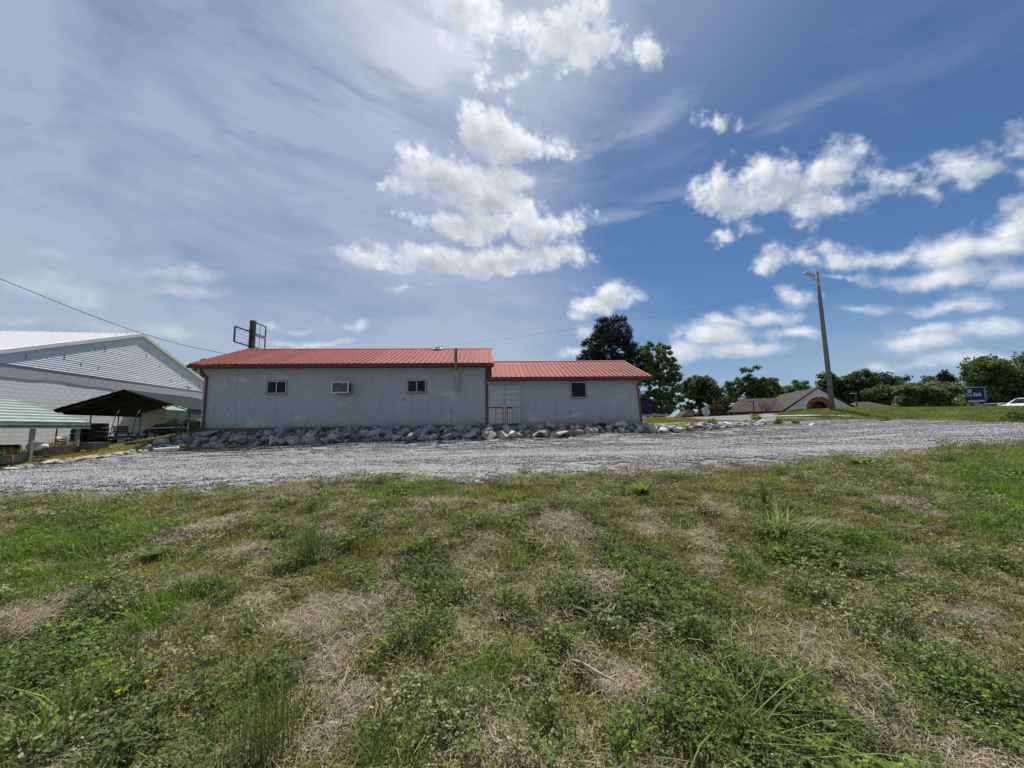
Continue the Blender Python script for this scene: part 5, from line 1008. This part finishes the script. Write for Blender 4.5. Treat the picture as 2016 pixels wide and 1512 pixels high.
# ------------------------------------------------------------------ meadow
PATCH = dict(
straw=[(-1.06,2.72,0.2,0.68,-0.37),(-1.17,2.54,0.25,0.27,-0.43),(-1.69,2.99,0.26,0.26,-0.51),(-1.34,3.21,0.24,0.35,-0.4),(-1.07,2.23,0.24,0.25,-0.45),(-1.71,2.69,0.2,0.17,-0.57),(0.52,4.63,0.36,0.44,0.11),(1.52,4.79,0.25,0.4,0.31),(1.58,2.99,0.26,0.16,0.49),(0.68,2.58,0.19,0.21,0.26),(1.96,2.39,0.15,0.24,0.69),(1.94,2.17,0.15,0.17,0.73),(2.22,2.03,0.22,0.12,0.83),(1.94,4.16,0.13,0.74,0.44),(0.78,3.52,0.27,0.23,0.22),(0.23,3.24,0.1,0.38,0.07),(3.44,3.06,0.17,0.21,0.84),(3.65,3.69,0.1,0.23,0.78),(-2.82,4.17,0.32,0.34,-0.59),(-3.71,3.31,0.33,0.28,-0.84),(-3.67,4.86,0.59,0.41,-0.65),(-0.01,5.3,0.2,0.3,-0.0),(-1.11,5.35,0.42,0.31,-0.2),(2.02,2.81,0.17,0.18,0.63),(1.98,2.55,0.12,0.21,0.66),(2.93,7.09,0.53,0.45,0.39),(-3.44,5.92,0.65,0.3,-0.53),(-2.26,2.57,0.19,0.11,-0.72),(4.97,5.05,0.35,0.48,0.78),(-1.67,2.3,0.17,0.13,-0.63)],
dark=[(1.2,2.29,0.42,0.35,0.48),(1.39,2.14,0.26,0.21,0.58),(1.14,3.68,0.42,0.54,0.3),(1.31,3.31,0.33,0.37,0.38),(2.53,2.35,0.27,0.41,0.82),(3.03,3.83,0.41,0.46,0.67),(-2.95,2.52,0.22,0.39,-0.86),(-1.78,2.18,0.32,0.25,-0.69),(-2.36,2.24,0.22,0.29,-0.81),(-0.76,3.69,0.42,0.43,-0.2),(-1.02,3.47,0.27,0.39,-0.29),(0.71,2.16,0.16,0.15,0.32),(-3.25,2.83,0.28,0.32,-0.85),(-0.91,2.11,0.1,0.12,-0.41),(0.56,3.3,0.33,0.34,0.17)],
pale=[(-0.51,3.06,0.23,0.23,-0.17),(0.24,3.0,0.34,0.22,0.08),(-0.05,2.23,0.35,0.22,-0.02),(-0.49,2.39,0.2,0.22,-0.2),(-0.92,2.91,0.18,0.33,-0.31),(-2.02,2.79,0.21,0.24,-0.63),(-1.73,2.88,0.15,0.15,-0.54),(2.68,3.37,0.32,0.26,0.67),(3.01,2.97,0.31,0.46,0.79),(-0.3,2.08,0.2,0.11,-0.14),(-3.28,3.39,0.26,0.31,-0.77),(-2.28,2.07,0.15,0.13,-0.83),(4.18,3.62,0.24,0.36,0.86),(2.46,2.9,0.21,0.27,0.7),(3.08,2.63,0.17,0.39,0.86)],
lush=[(-5.01,4.15,0.66,1.15,-0.88),(-5.11,4.65,0.49,0.68,-0.83),(-2.75,3.31,0.25,0.28,-0.69),(-4.5,3.64,0.28,0.59,-0.89),(6.15,4.91,0.32,1.1,0.9),(5.32,4.36,0.28,0.59,0.88),(-1.81,6.08,0.48,0.35,-0.29),(-0.3,2.54,0.19,0.16,-0.12),(3.51,4.09,0.28,0.41,0.71),(-1.4,2.51,0.16,0.14,-0.51),(2.13,3.77,0.19,0.21,0.51),(7.99,6.58,0.43,1.78,0.88)],
rust=[(2.34,4.78,0.21,0.25,0.45),(2.31,2.29,0.22,0.14,0.79),(1.34,2.03,0.12,0.07,0.58),(-2.99,2.74,0.13,0.09,-0.83),(-2.31,2.01,0.09,0.06,-0.85)])
def grassmat(name, a, b, c, trans=.30, rough=.65, rand=.25):
    def tn(t, col, at):
        ramp = t.ramp(at, [(0, a), (.55, b), (1, c)]); return ramp
    return mat(name, a, b, 2, 2, rough, spec=.22, tint=tn, trans=trans, rand=rand)
gm_olive = grassmat('olive_grass', (0.148, 0.149, 0.033), (0.259, 0.245, 0.056), (0.478, 0.359, 0.116)); gm_lush = grassmat('lush_grass', (0.111, 0.175, 0.025), (0.169, 0.263, 0.039), (0.259, 0.350, 0.064), .38)
gm_dark = grassmat('dark_clover', (0.060, 0.098, 0.025), (0.100, 0.149, 0.039), (0.169, 0.210, 0.064), .30); gm_pale = grassmat('pale_seedheads', (.14, .155, .06), (.26, .275, .13), (.42, .43, .26), .30); gm_straw = grassmat('dry_straw', (.18, .143, .098), (.31, .255, .18), (.46, .40, .30), .15, .8); gm_rust = grassmat('rusty_weed', (0.118, 0.050, 0.015), (0.189, 0.088, 0.026), (0.142, 0.113, 0.033), .2)
gm_mid = grassmat('upright_green', (0.090, 0.132, 0.028), (0.140, 0.193, 0.043), (0.220, 0.263, 0.060)); gm_flow = mat('white_petals', (.50, .50, .46))
def lying(n, R_, l0, l1, w, seed, zmax=.03, ang=None):
    "straw lying nearly flat"
    r = np.random.RandomState(seed); a = r.uniform(0, 2*np.pi, n) if ang is None else ang + r.randn(n)*.55; c = r.randn(n, 2)*R_*.55; L = r.uniform(l0, l1, n); z = r.uniform(.0, zmax, n); tl = r.uniform(-.12, .22, n)
    dx, dy = np.cos(a), np.sin(a); px, py = -dy, dx; ww = w*r.uniform(.6, 1.3, n); bend = r.randn(n)*.12
    def P(t, k, f): o = (t - .5)*L; s = bend*L*(t - .5)**2*2; return np.stack([c[:, 0] + dx*o + px*(s + k*ww*f), c[:, 1] + dy*o + py*(s + k*ww*f), z + .006 + np.maximum(0, tl*L*t) + .012*np.sin(t*3.1)], -1)
    V = np.stack([P(0, -1, 1), P(0, 1, 1), P(.5, 1, 1), P(.5, -1, 1), P(1, 0, .3)], 1).reshape(-1, 3); i = np.arange(n)[:, None]*5
    return V, np.concatenate([i + [0, 1, 2], i + [0, 2, 3], i + [3, 2, 4]], 0), np.repeat(r.rand(n), 5)
def disc_blades(n, R_, h0, h1, w, lean, seed, curve=.5):
    V, F, T = blades(n, -R_, R_, -R_, R_, h0, h1, w, lean, seed, 0.0, curve); r = np.random.RandomState(seed + 9); q = (r.randn(n, 2)*R_*.5); V = V.reshape(n, 5, 3)
    base = V[:, :2, :2].mean(1); V[:, :, :2] += (q - base)[:, None, :]; V[:, :, 2] -= .004; return V.reshape(-1, 3), F, T
def leaflets(n, R_, z0, z1, s, seed, flat=.8):
    r = np.random.RandomState(seed); k = max(4, n//5); C = np.c_[r.randn(k, 2)*R_*.52, r.uniform(z0, z1, k)]; i = np.repeat(np.arange(k), 5)[:n]; n = len(i)
    a = r.uniform(0, 6.28, n); P = C[i] + np.c_[np.cos(a), np.sin(a), r.randn(n)*.25]*s*1.1
    nm = np.c_[r.randn(n, 2)*(1 - flat*.6), np.ones(n)]; nm /= np.linalg.norm(nm, axis=1)[:, None]; u = np.c_[np.cos(a), np.sin(a), np.zeros(n)]; u -= nm*(u*nm).sum(1)[:, None]; v = np.cross(nm, u); ss = (s*r.uniform(.6, 1.2, n))[:, None]
    V = np.stack([P - u*ss, P - v*ss*.65, P + u*ss*.9, P + v*ss*.65], 1).reshape(-1, 3); return V, np.arange(n*4).reshape(-1, 4), np.repeat(np.clip(r.rand(k)[i]*.7 + r.rand(n)*.3, 0, 1), 4)
def tri(F): F = np.asarray(F); return F if F.shape[1] == 3 else np.concatenate([F[:, [0, 1, 2]], F[:, [0, 2, 3]]], 0)
def join(*parts):
    V = []; F = []; T = []; o = 0
    for v, f, t_ in parts: V.append(v); F.append(tri(f) + o); T.append(t_); o += len(v)
    return np.concatenate(V), np.concatenate(F), np.concatenate(T)
PR = []; KIND = {}
def addp(kind, V, F, T, m):
    KIND.setdefault(kind, []).append(len(PR)); PR.append(proto('clump_%03d' % len(PR), V, tri(F), m, T))
for s in range(4):
    addp('straw', *lying(110, .14, .05, .15, .0012, 100 + s), gm_straw)
    addp('olive', *disc_blades(95, .12, .025, .075, .0022, .75, 200 + s), gm_olive)
    addp('dark', *join(leaflets(150, .12, .012, .055, .0085, 300 + s), disc_blades(14, .11, .03, .06, .0018, .6, 350 + s)), gm_dark)
    addp('pale', *join(leaflets(110, .12, .025, .085, .0075, 400 + s, .5), disc_blades(40, .12, .03, .09, .0015, .4, 450 + s)), gm_pale)
    addp('lush', *disc_blades(85, .12, .05, .12, .0028, .6, 500 + s), gm_lush)
for s in range(2):
    addp('rust', *disc_blades(80, .10, .015, .05, .0022, .8, 600 + s), gm_rust)
    addp('flower', *leaflets(22, .12, .05, .075, .0036, 700 + s), gm_flow)
    addp('yolive', *join(disc_blades(70, .12, .03, .09, .002, .5, 800 + s), leaflets(60, .12, .01, .05, .008, 850 + s)), grassmat('yellow_olive%d' % s, (0.179, 0.175, 0.034), (0.320, 0.289, 0.059), (0.499, 0.420, 0.116)))
    addp('mid', *join(disc_blades(70, .12, .03, .08, .0024, .6, 900 + s), leaflets(70, .12, .01, .05, .009, 950 + s)), grassmat('mid_green%d' % s, (0.096, 0.132, 0.031), (0.159, 0.202, 0.046), (0.259, 0.281, 0.076)))
for s in range(3):
    addp('weed', *join(leaflets(170, .11, .02, .15, .013, 1200 + s, .4), disc_blades(36, .10, .06, .17, .0022, .4, 1250 + s)), gm_mid if s else gm_pale)
    addp('weedd', *join(leaflets(190, .12, .02, .12, .012, 1300 + s, .5), disc_blades(30, .10, .05, .13, .0022, .5, 1350 + s)), gm_dark if s else gm_lush)
def pn(x, y, s, seed):
    return vnoise((x*s + 50).astype(np.float32), (y*s + 50).astype(np.float32), np.full_like(x, 7.5, dtype=np.float32), seed)
def sample_ground(x0, x1, y0, y1, dens, rs):
    n = int((x1 - x0)*(y1 - y0)*dens); return rs.uniform(x0, x1, n), rs.uniform(y0, y1, n)
rs = np.random.RandomState(77)
X, Y = [], []
for (y0, y1, dn) in ((.2, 2.2, 165), (2.2, 3.6, 165), (3.6, 5.2, 135), (5.2, 8, 105), (8, 11, 80)):
    hw = 1.36*y1 + 4.4; a, b_ = sample_ground(-hw, hw, y0, y1, dn, rs); X.append(a); Y.append(b_)
X = np.concatenate(X); Y = np.concatenate(Y); yn = np.interp(X, _a[:, 0], _a[:, 1]); edgej = rs.rand(len(X))**2*.55 - .12
k_ = (Y < yn + edgej) & (np.abs(X) < 1.36*Y + 4.6); X, Y, yn = X[k_], Y[k_], yn[k_]
def infl(name):
    w = np.zeros(len(X))
    for cx, cy, rx, ry, az in PATCH[name]:
        c, s = math.cos(az), math.sin(az); dx, dy = X - cx, Y - cy; p = (dx*c - dy*s)/(rx*(.85 if name == 'straw' else 1.15)); q = (dx*s + dy*c)/(ry*(.85 if name == 'straw' else 1.15))
        rr = np.sqrt(p*p + q*q) + (pn(X, Y, 5.5, 3) - .5)*.9 + (pn(X, Y, 14, 4) - .5)*.5; w = np.maximum(w, sst(1.15 - rr, 0, .35))
    return w
I = {k: infl(k) for k in PATCH}; I['straw'] = I['straw']*(.25 + .75*sst(pn(X, Y, 7.5, 41) + .5*(pn(X, Y, 17, 42) - .5), .34, .56)); n1, n2, n3 = pn(X, Y, 2.2, 11), pn(X, Y, 6.0, 12), pn(X, Y, 3.3, 13)
backg = np.clip(1.0 - (I['straw'] + I['dark'] + I['pale'] + I['lush'] + I['rust']), .0, 1)
strip = sst(Y - (yn - .5), 0, .5)*sst(n2, .35, .6)
W = {'straw': I['straw']*1.7 + backg*(.10 + .45*sst(n1, .62, .78) + .22*sst(n2, .62, .8)) + .13 + strip*.9,
     'dark': I['dark']*2.2*(1 - I['straw']) + backg*(.10 + .6*sst(n3, .60, .78)), 'pale': I['pale']*2.6*(1 - I['straw']) + backg*.22*sst(n2, .5, .7),
     'lush': I['lush']*1.8*(1 - I['straw']) + backg*.06, 'rust': I['rust']*1.6 + .004, 'weed': .02 + (I['pale']*.8 + backg*.30*sst(n1, .5, .68))*(1 - I['straw']), 'weedd': .02 + (I['dark']*.9 + I['lush']*.4 + backg*.22*sst(n3, .52, .7))*(1 - I['straw']), 'olive': backg*.55 + .14, 'yolive': backg*(.10 + .5*sst(n2, .55, .7)) + I['pale']*.3, 'mid': .10 + backg*(.40 + .3*n3) + I['dark']*.5*(1 - I['straw']) + I['lush']*.3}
names = list(W); Wm = np.stack([W[k] for k in names], 1); cs = np.cumsum(Wm, 1); u_ = rs.rand(len(X))*cs[:, -1]; pick = (cs < u_[:, None]).sum(1)
pid = np.array([KIND[names[p]][rs.randint(len(KIND[names[p]]))] for p in pick]); scl = rs.uniform(.75, 1.25, len(X))*(1 + .05*np.maximum(0, Y - 3))*(.7 + .65*pn(X, Y, 4.0, 31))
Z = gz(X, Y); Zg_bump = .018*np.sin(X*3.1 + Y) + .015*np.sin(Y*4.3 - X*1.7)
rot = np.c_[rs.randn(len(X))*.10 + .12, rs.randn(len(X))*.10, rs.uniform(0, 6.28, len(X))]
rot[:, 0] = rs.randn(len(X))*.08; 
fx = rs.rand(len(X)) < I['dark']*.16*(Y < 4)
PX_ = np.concatenate([np.c_[X, Y, Z + Zg_bump*.9], np.c_[X, Y, Z + Zg_bump*.9][fx]]); ROT = np.concatenate([rot, rot[fx]]); SC = np.concatenate([scl, scl[fx]]); PID = np.concatenate([pid, rs.choice(KIND['flower'], fx.sum())])
scatter('meadow_growth', PX_, ROT, SC, PID, PR, 'mixed short grass, clover and dry straw on the foreground slope')

# grass on the knoll, behind the gravel and by the annex: coarser clumps
PR2 = [proto('tuft_%03d' % s, *(lambda v: (v[0], tri(v[1])))(disc_blades(120, .30, .06, .20, .007, .6, 1000 + s)), [gm_lush, gm_olive, gm_olive, grassmat('knoll_green', (0.083, 0.132, 0.031), (0.130, 0.189, 0.046), (0.201, 0.239, 0.077))][s], disc_blades(120, .30, .06, .20, .007, .6, 1000 + s)[2]) for s in range(4)]
KX = rs.uniform(16, 44, 9000); KY = rs.uniform(15.5, 33, 9000); road_y = np.interp(KX, [10, 18, 20.6, 30, 60], [24.5, 27, 30.6, 34, 41])
edge_y = np.interp(KX, [16, 17.9, 18.4, 20.8, 22.3, 25.5, 40, 44], [99, 99, 26.0, 23.2, 20.3, 17.7, 16.3, 16])
kk = (KY > edge_y) & (KY < road_y - .5) & ~((KX < 20.4) & (KY > 24.2 + (20.4 - KX)*1.4) & (KY < 30)); 
AX = rs.uniform(8.6, 12.2, 500); AY = rs.uniform(23.5, 30.5, 500)
YX = rs.uniform(-24, -15.5, 1500); YY = rs.uniform(13.2, 22, 1500); yk = (YY > np.interp(YX, [-24, -17.1, -15.5], [10.5, 13.4, 16.2])) & (YX < -15.6)
SX_ = np.r_[KX[kk], AX, YX[yk]]; SY_ = np.r_[KY[kk], AY, YY[yk]]
scatter('verge_grass', np.c_[SX_, SY_, gz(SX_, SY_) - .01], np.c_[np.zeros((len(SX_), 2)), rs.uniform(0, 6.28, len(SX_))], rs.uniform(.6, 1.2, len(SX_)), np.r_[rs.choice([0, 1, 3, 3], kk.sum()), rs.choice([1, 2], len(AX)), rs.choice([1, 2], yk.sum())], PR2, 'rough green grass on the knoll and yard verges')

# loose gravel stones on the lot
def pebbles(n, R_, s0, s1, seed):
    r = np.random.RandomState(seed); base = np.array([(1, 0, 0), (-1, 0, 0), (0, 1, 0), (0, -1, 0), (0, 0, 1), (0, 0, -1)], float); fc = np.array([(0, 2, 4), (2, 1, 4), (1, 3, 4), (3, 0, 4), (2, 0, 5), (1, 2, 5), (3, 1, 5), (0, 3, 5)])
    V = []; F = []; T = []
    for k in range(n):
        v = base*r.uniform(.7, 1.25, (6, 1)) + r.randn(6, 3)*.12; q = np.array(Euler(tuple(r.uniform(0, 6.28, 3))).to_matrix()); s = r.uniform(s0, s1); v = (v*(s, s*.8, s*.65)) @ q.T; v[:, :2] += r.uniform(-R_, R_, 2); v[:, 2] += s*.25
        V.append(v); F.append(fc + 6*k); T.append(np.full(6, r.rand()))
    return np.concatenate(V), np.concatenate(F), np.concatenate(T)
def stonetint(t, col, at): return t.ramp(at, [(0, (.09, .09, .095)), (.25, (.16, .16, .165)), (.55, (.25, .25, .245)), (.85, (.34, .335, .33)), (1, (.48, .475, .46))])
peb = mat('gravel_stone', (.3, .3, .3), rough=.85, tint=stonetint, rand=.1)
PR3 = [proto('stones_%03d' % s, *(lambda v: (v[0], v[1], peb, v[2]))(pebbles(75, .17, .012, .026, 60 + s))) for s in range(5)] + [proto('stones_%03d' % (5 + s), *(lambda v: (v[0], v[1], peb, v[2]))(pebbles(90, .30, .014, .032, 80 + s))) for s in range(4)]
gx, gy, gi_ = [], [], []
a, b_ = sample_ground(-17, 17, 5.5, 11.5, 20, rs); gx.append(a); gy.append(b_); gi_.append(rs.randint(0, 5, len(a)))
a, b_ = sample_ground(-20, 27, 11.2, 26, 9, rs); gx.append(a); gy.append(b_); gi_.append(rs.randint(5, 9, len(a)))
gx = np.concatenate(gx); gy = np.concatenate(gy); gi_ = np.concatenate(gi_); kk = (inside_gravel(gx, gy, -.02) | ((gy > np.interp(gx, _a[:, 0], _a[:, 1]) - .45*rs.rand(len(gx))**2.2) & inside_gravel(gx, gy + .6, 0))) & (np.abs(gx) < 1.36*gy + 2.5)
gx, gy, gi_ = gx[kk], gy[kk], gi_[kk]
_fr = (gy - np.interp(gx, _a[:, 0], _a[:, 1]))/(np.interp(gx, _b[:, 0], _b[:, 1]) - np.interp(gx, _a[:, 0], _a[:, 1])) + .03*np.sin(gx*.25)
_tr = np.maximum(np.exp(-((_fr - .34)/.035)**2), np.exp(-((_fr - .52)/.035)**2))      # two worn wheel tracks
kk = rs.rand(len(gx)) > _tr*.75; gx, gy, gi_ = gx[kk], gy[kk], gi_[kk]
scatter('loose_gravel', np.c_[gx, gy, gz(gx, gy) + .018], np.c_[np.zeros((len(gx), 2)), rs.uniform(0, 6.28, len(gx))], rs.uniform(.8, 1.2, len(gx)), gi_, PR3, 'loose grey crushed stones covering the gravel lot')

# ------------------------------------------------------------------ plants that stand out one by one
def tuft(name, label, x, y, n, R_, h0, h1, w, lean, m, seed, curve=.5, cat='grass clump'):
    V, F, T = disc_blades(n, R_, h0, h1, w, lean, seed, curve); o = npmesh(name, V, F, m, None, T); o.location = (x, y, g1(x, y) + .01); return tag(o, label, cat, 'standing tufts in the meadow')
tuft('grass_clump', 'fine upright dark grass clump left of centre in the meadow', -2.0, 3.93, 220, .17, .20, .46, .0026, .30, gm_dark, 1)
tuft('grass_clump', 'slim upright grass clump standing above the spreading clump on the right', 3.26, 5.15, 60, .07, .30, .52, .0035, .12, gm_mid, 2)
tuft('grass_clump', 'spreading blue-green broad-bladed grass clump right of centre', 2.95, 4.5, 150, .24, .16, .36, .006, .8, gm_mid, 3, .9)
tuft('grass_clump', 'bright green upright blade clump among dark clover', 1.11, 3.52, 34, .09, .12, .26, .007, .35, gm_lush, 4)
tuft('grass_clump', 'tall fine grass clump at the bottom left of centre', -1.21, 2.06, 190, .16, .18, .42, .0024, .35, gm_mid, 5)
tuft('grass_clump', 'broad-bladed tall grass clump at the bottom left corner', -2.36, 2.15, 46, .12, .18, .36, .006, .35, gm_lush, 6, .8)
tuft('grass_clump', 'long arching pale-bladed grass clump at the bottom right', 1.16, 2.16, 80, .22, .20, .42, .0032, .9, gm_mid, 7, 1.2)
tuft('grass_clump', 'fine dark grass clump at lower left beside pale seedheads', -2.46, 2.75, 120, .16, .10, .26, .0026, .55, gm_dark, 8)
tuft('grass_clump', 'dark grass clump cut by the bottom edge left of centre', -.67, 1.98, 130, .10, .08, .20, .002, .4, gm_dark, 14)
tuft('grass_clump', 'dark arching grass clump near the gravel on the right', 5.43, 5.3, 130, .26, .12, .26, .005, .8, gm_dark, 9, 1.0)
tuft('grass_clump', 'yellow-green fine clump left of the meadow centre', -1.54, 4.15, 110, .16, .10, .24, .0022, .4, gm_olive, 10)
tuft('grass_clump', 'bright low clump on the meadow rim left of centre', -1.75, 5.88, 170, .18, .06, .16, .004, .5, gm_lush, 11)
tuft('grass_clump', 'small broad-bladed clump just right of the meadow centre rim', .0, 5.62, 70, .14, .08, .18, .006, .7, gm_lush, 12)
tuft('grass_clump', 'single feathery seed-stalk clump at the right end of the rim', 9.0, 8.0, 70, .25, .15, .42, .004, .5, gm_olive, 13)
tuft('gravel_weed', 'small yellow-green weed patch growing in the gravel', -1.7, 10.04, 120, .30, .03, .09, .004, .8, gm_olive, 15, cat='weed')
tuft('gravel_weed', 'green weed tuft on the near gravel edge left of centre', -2.9, 7.2, 140, .16, .05, .14, .004, .6, gm_lush, 16, cat='weed')
tuft('gravel_weed', 'faint olive weed smear in the gravel left of the small patch', -4.3, 9.6, 90, .35, .02, .06, .004, .9, gm_olive, 17, cat='weed')
def broad(label, x, y, n, L_, w, m, seed, tilt=.5):
    r = np.random.RandomState(seed); V = []; F = []
    for k in range(n):
        a = 2*math.pi*k/n + r.uniform(-.3, .3); l = L_*r.uniform(.7, 1.2); e = tilt*r.uniform(.6, 1.3); d = np.array([math.cos(a), math.sin(a), 0]); p = np.array([-d[1], d[0], 0]); o = len(V)*1
        pts = [(0, .2, 0), (.35, .9, .8), (.7, .8, 1.0), (1.0, .0, .75)]; i = len(V)
        for s_, ww, zz in pts: c = d*l*s_ + np.array([0, 0, l*e*zz*s_ + .01]); V += [c - p*w*ww, c + p*w*ww]
        F += [(i + 2*q, i + 2*q + 1, i + 2*q + 3, i + 2*q + 2) for q in range(3)]
    o = npmesh('broadleaf_weed', np.array(V), np.array(F), m, None, np.repeat(r.rand(len(V)//8), 8)); o.location = (x, y, g1(x, y) + .02); return tag(o, label, 'weed', 'broadleaf weeds in the meadow')
broad('spiky broadleaf weed in the left middle of the meadow', -2.82, 3.49, 12, .16, .016, gm_dark, 1, .8); broad('broadleaf weed at upper left in lush grass', -4.69, 4.71, 14, .20, .018, gm_dark, 2, .5); broad('flat broadleaf rosette on straw left of the fine clump', -2.64, 4.22, 12, .15, .014, gm_lush, 3, .3)
broad('dark broadleaf weed left of the flat rosette', -3.71, 4.1, 16, .16, .018, gm_dark, 4, .5); broad('bright broadleaf weed on the right gravel rim', 6.4, 7.17, 22, .24, .05, gm_lush, 5, .8); broad('small dark broadleaf weed right of centre near the rim', 1.9, 5.82, 18, .18, .03, gm_lush, 6, .9)
broad('small grey-green leaf sprig in the central clover', .32, 2.72, 8, .07, .010, gm_pale, 7, .6)
def weedbush(label, x, y, h, n, m, seed):
    r = np.random.RandomState(seed); C = np.c_[r.randn(14, 2)*h*.4, r.uniform(.15, 1, 14)*h]; V, F, T = leaves(r, C, n, h*.28, .05, .5); v2, f2, t2 = disc_blades(40, h*.5, h*.4, h*1.0, .008, .4, seed); V, F, T = join((V, F, T), (v2, f2, t2)); o = npmesh('leafy_weed', V, F, m, None, T); o.location = (x, y, g1(x, y)); return tag(o, label, 'weed', 'leafy weeds by the rocks')
weedbush('pale green spiky weed among the rocks right of the annex', 10.4, 20.6, .40, 350, gm_lush, 1); weedbush('tallest leafy weed at the right end of the rock strip', 14.0, 22.2, .50, 450, gm_lush, 2); weedbush('low leafy weed between the two taller ones past the rocks', 14.9, 21.7, .28, 350, gm_lush, 3); weedbush('small bushy weed farthest right past the rock strip', 16.0, 21.9, .22, 260, gm_lush, 4)
weedbush('dark sapling weed at the left corner of the long building', -15.35, 18.05, .75, 350, gm_dark, 5); weedbush('dark round weed on the knoll slope at the right edge', 24.6, 18.9, .45, 700, gm_dark, 6); weedbush('green weed low between pale rocks right of the annex', 8.6, 19.2, .28, 250, gm_olive, 7); weedbush('olive weed behind the pale rocks near the road', 11.8, 22.6, .22, 220, gm_olive, 8)
yel = mat('yellow_petals', (.62, .46, .02), (.70, .54, .04), 3, 2, .6, trans=.2)
for x, y, lb in ((-2.21, 2.30, 'lower of two yellow flowers at bottom left'), (-2.12, 2.37, 'upper of two yellow flowers at bottom left'), (3.05, 2.96, 'lone yellow flower in the clover at right'), (8.03, 6.38, 'right of two yellow flowers near the right rim'), (7.85, 6.33, 'left of two yellow flowers near the right rim')):
    t = thing('yellow_flower', lb, 'flower', (x, y, g1(x, y)), 0, 'yellow flowers in the meadow'); t.scale = (.6, .6, 1.0); b = MB(); b.tube([(0, 0, 0), (.01, 0, .10)], .0015, 4); b.build('stem', gm_lush, t)
    b = MB()
    for k in range(6): a = k*math.pi/3; b.raw([(.01, 0, .10), (.01 + .02*math.cos(a - .4), .02*math.sin(a - .4), .108), (.01 + .026*math.cos(a), .026*math.sin(a), .106), (.01 + .02*math.cos(a + .4), .02*math.sin(a + .4), .108)], [(0, 1, 2, 3)])
    b.build('petals', yel, t)
b = MB(); b.tube([(0, 0, .05), (.07, -.05, .055), (.14, -.13, .05), (.22, -.20, .045)], [.006, .009, .008, .004], 6); b.tube([(.14, -.13, .05), (.20, -.15, .06)], .004, 5); o = b.build('dry_twig', mat('bleached_twig', (.26, .22, .17), (.36, .31, .25), 9, 5, .9)); o.location = (.34, 2.56, g1(.4, 2.5) + .03); tag(o, 'bleached dry twig lying on the clover below the centre', 'twig')
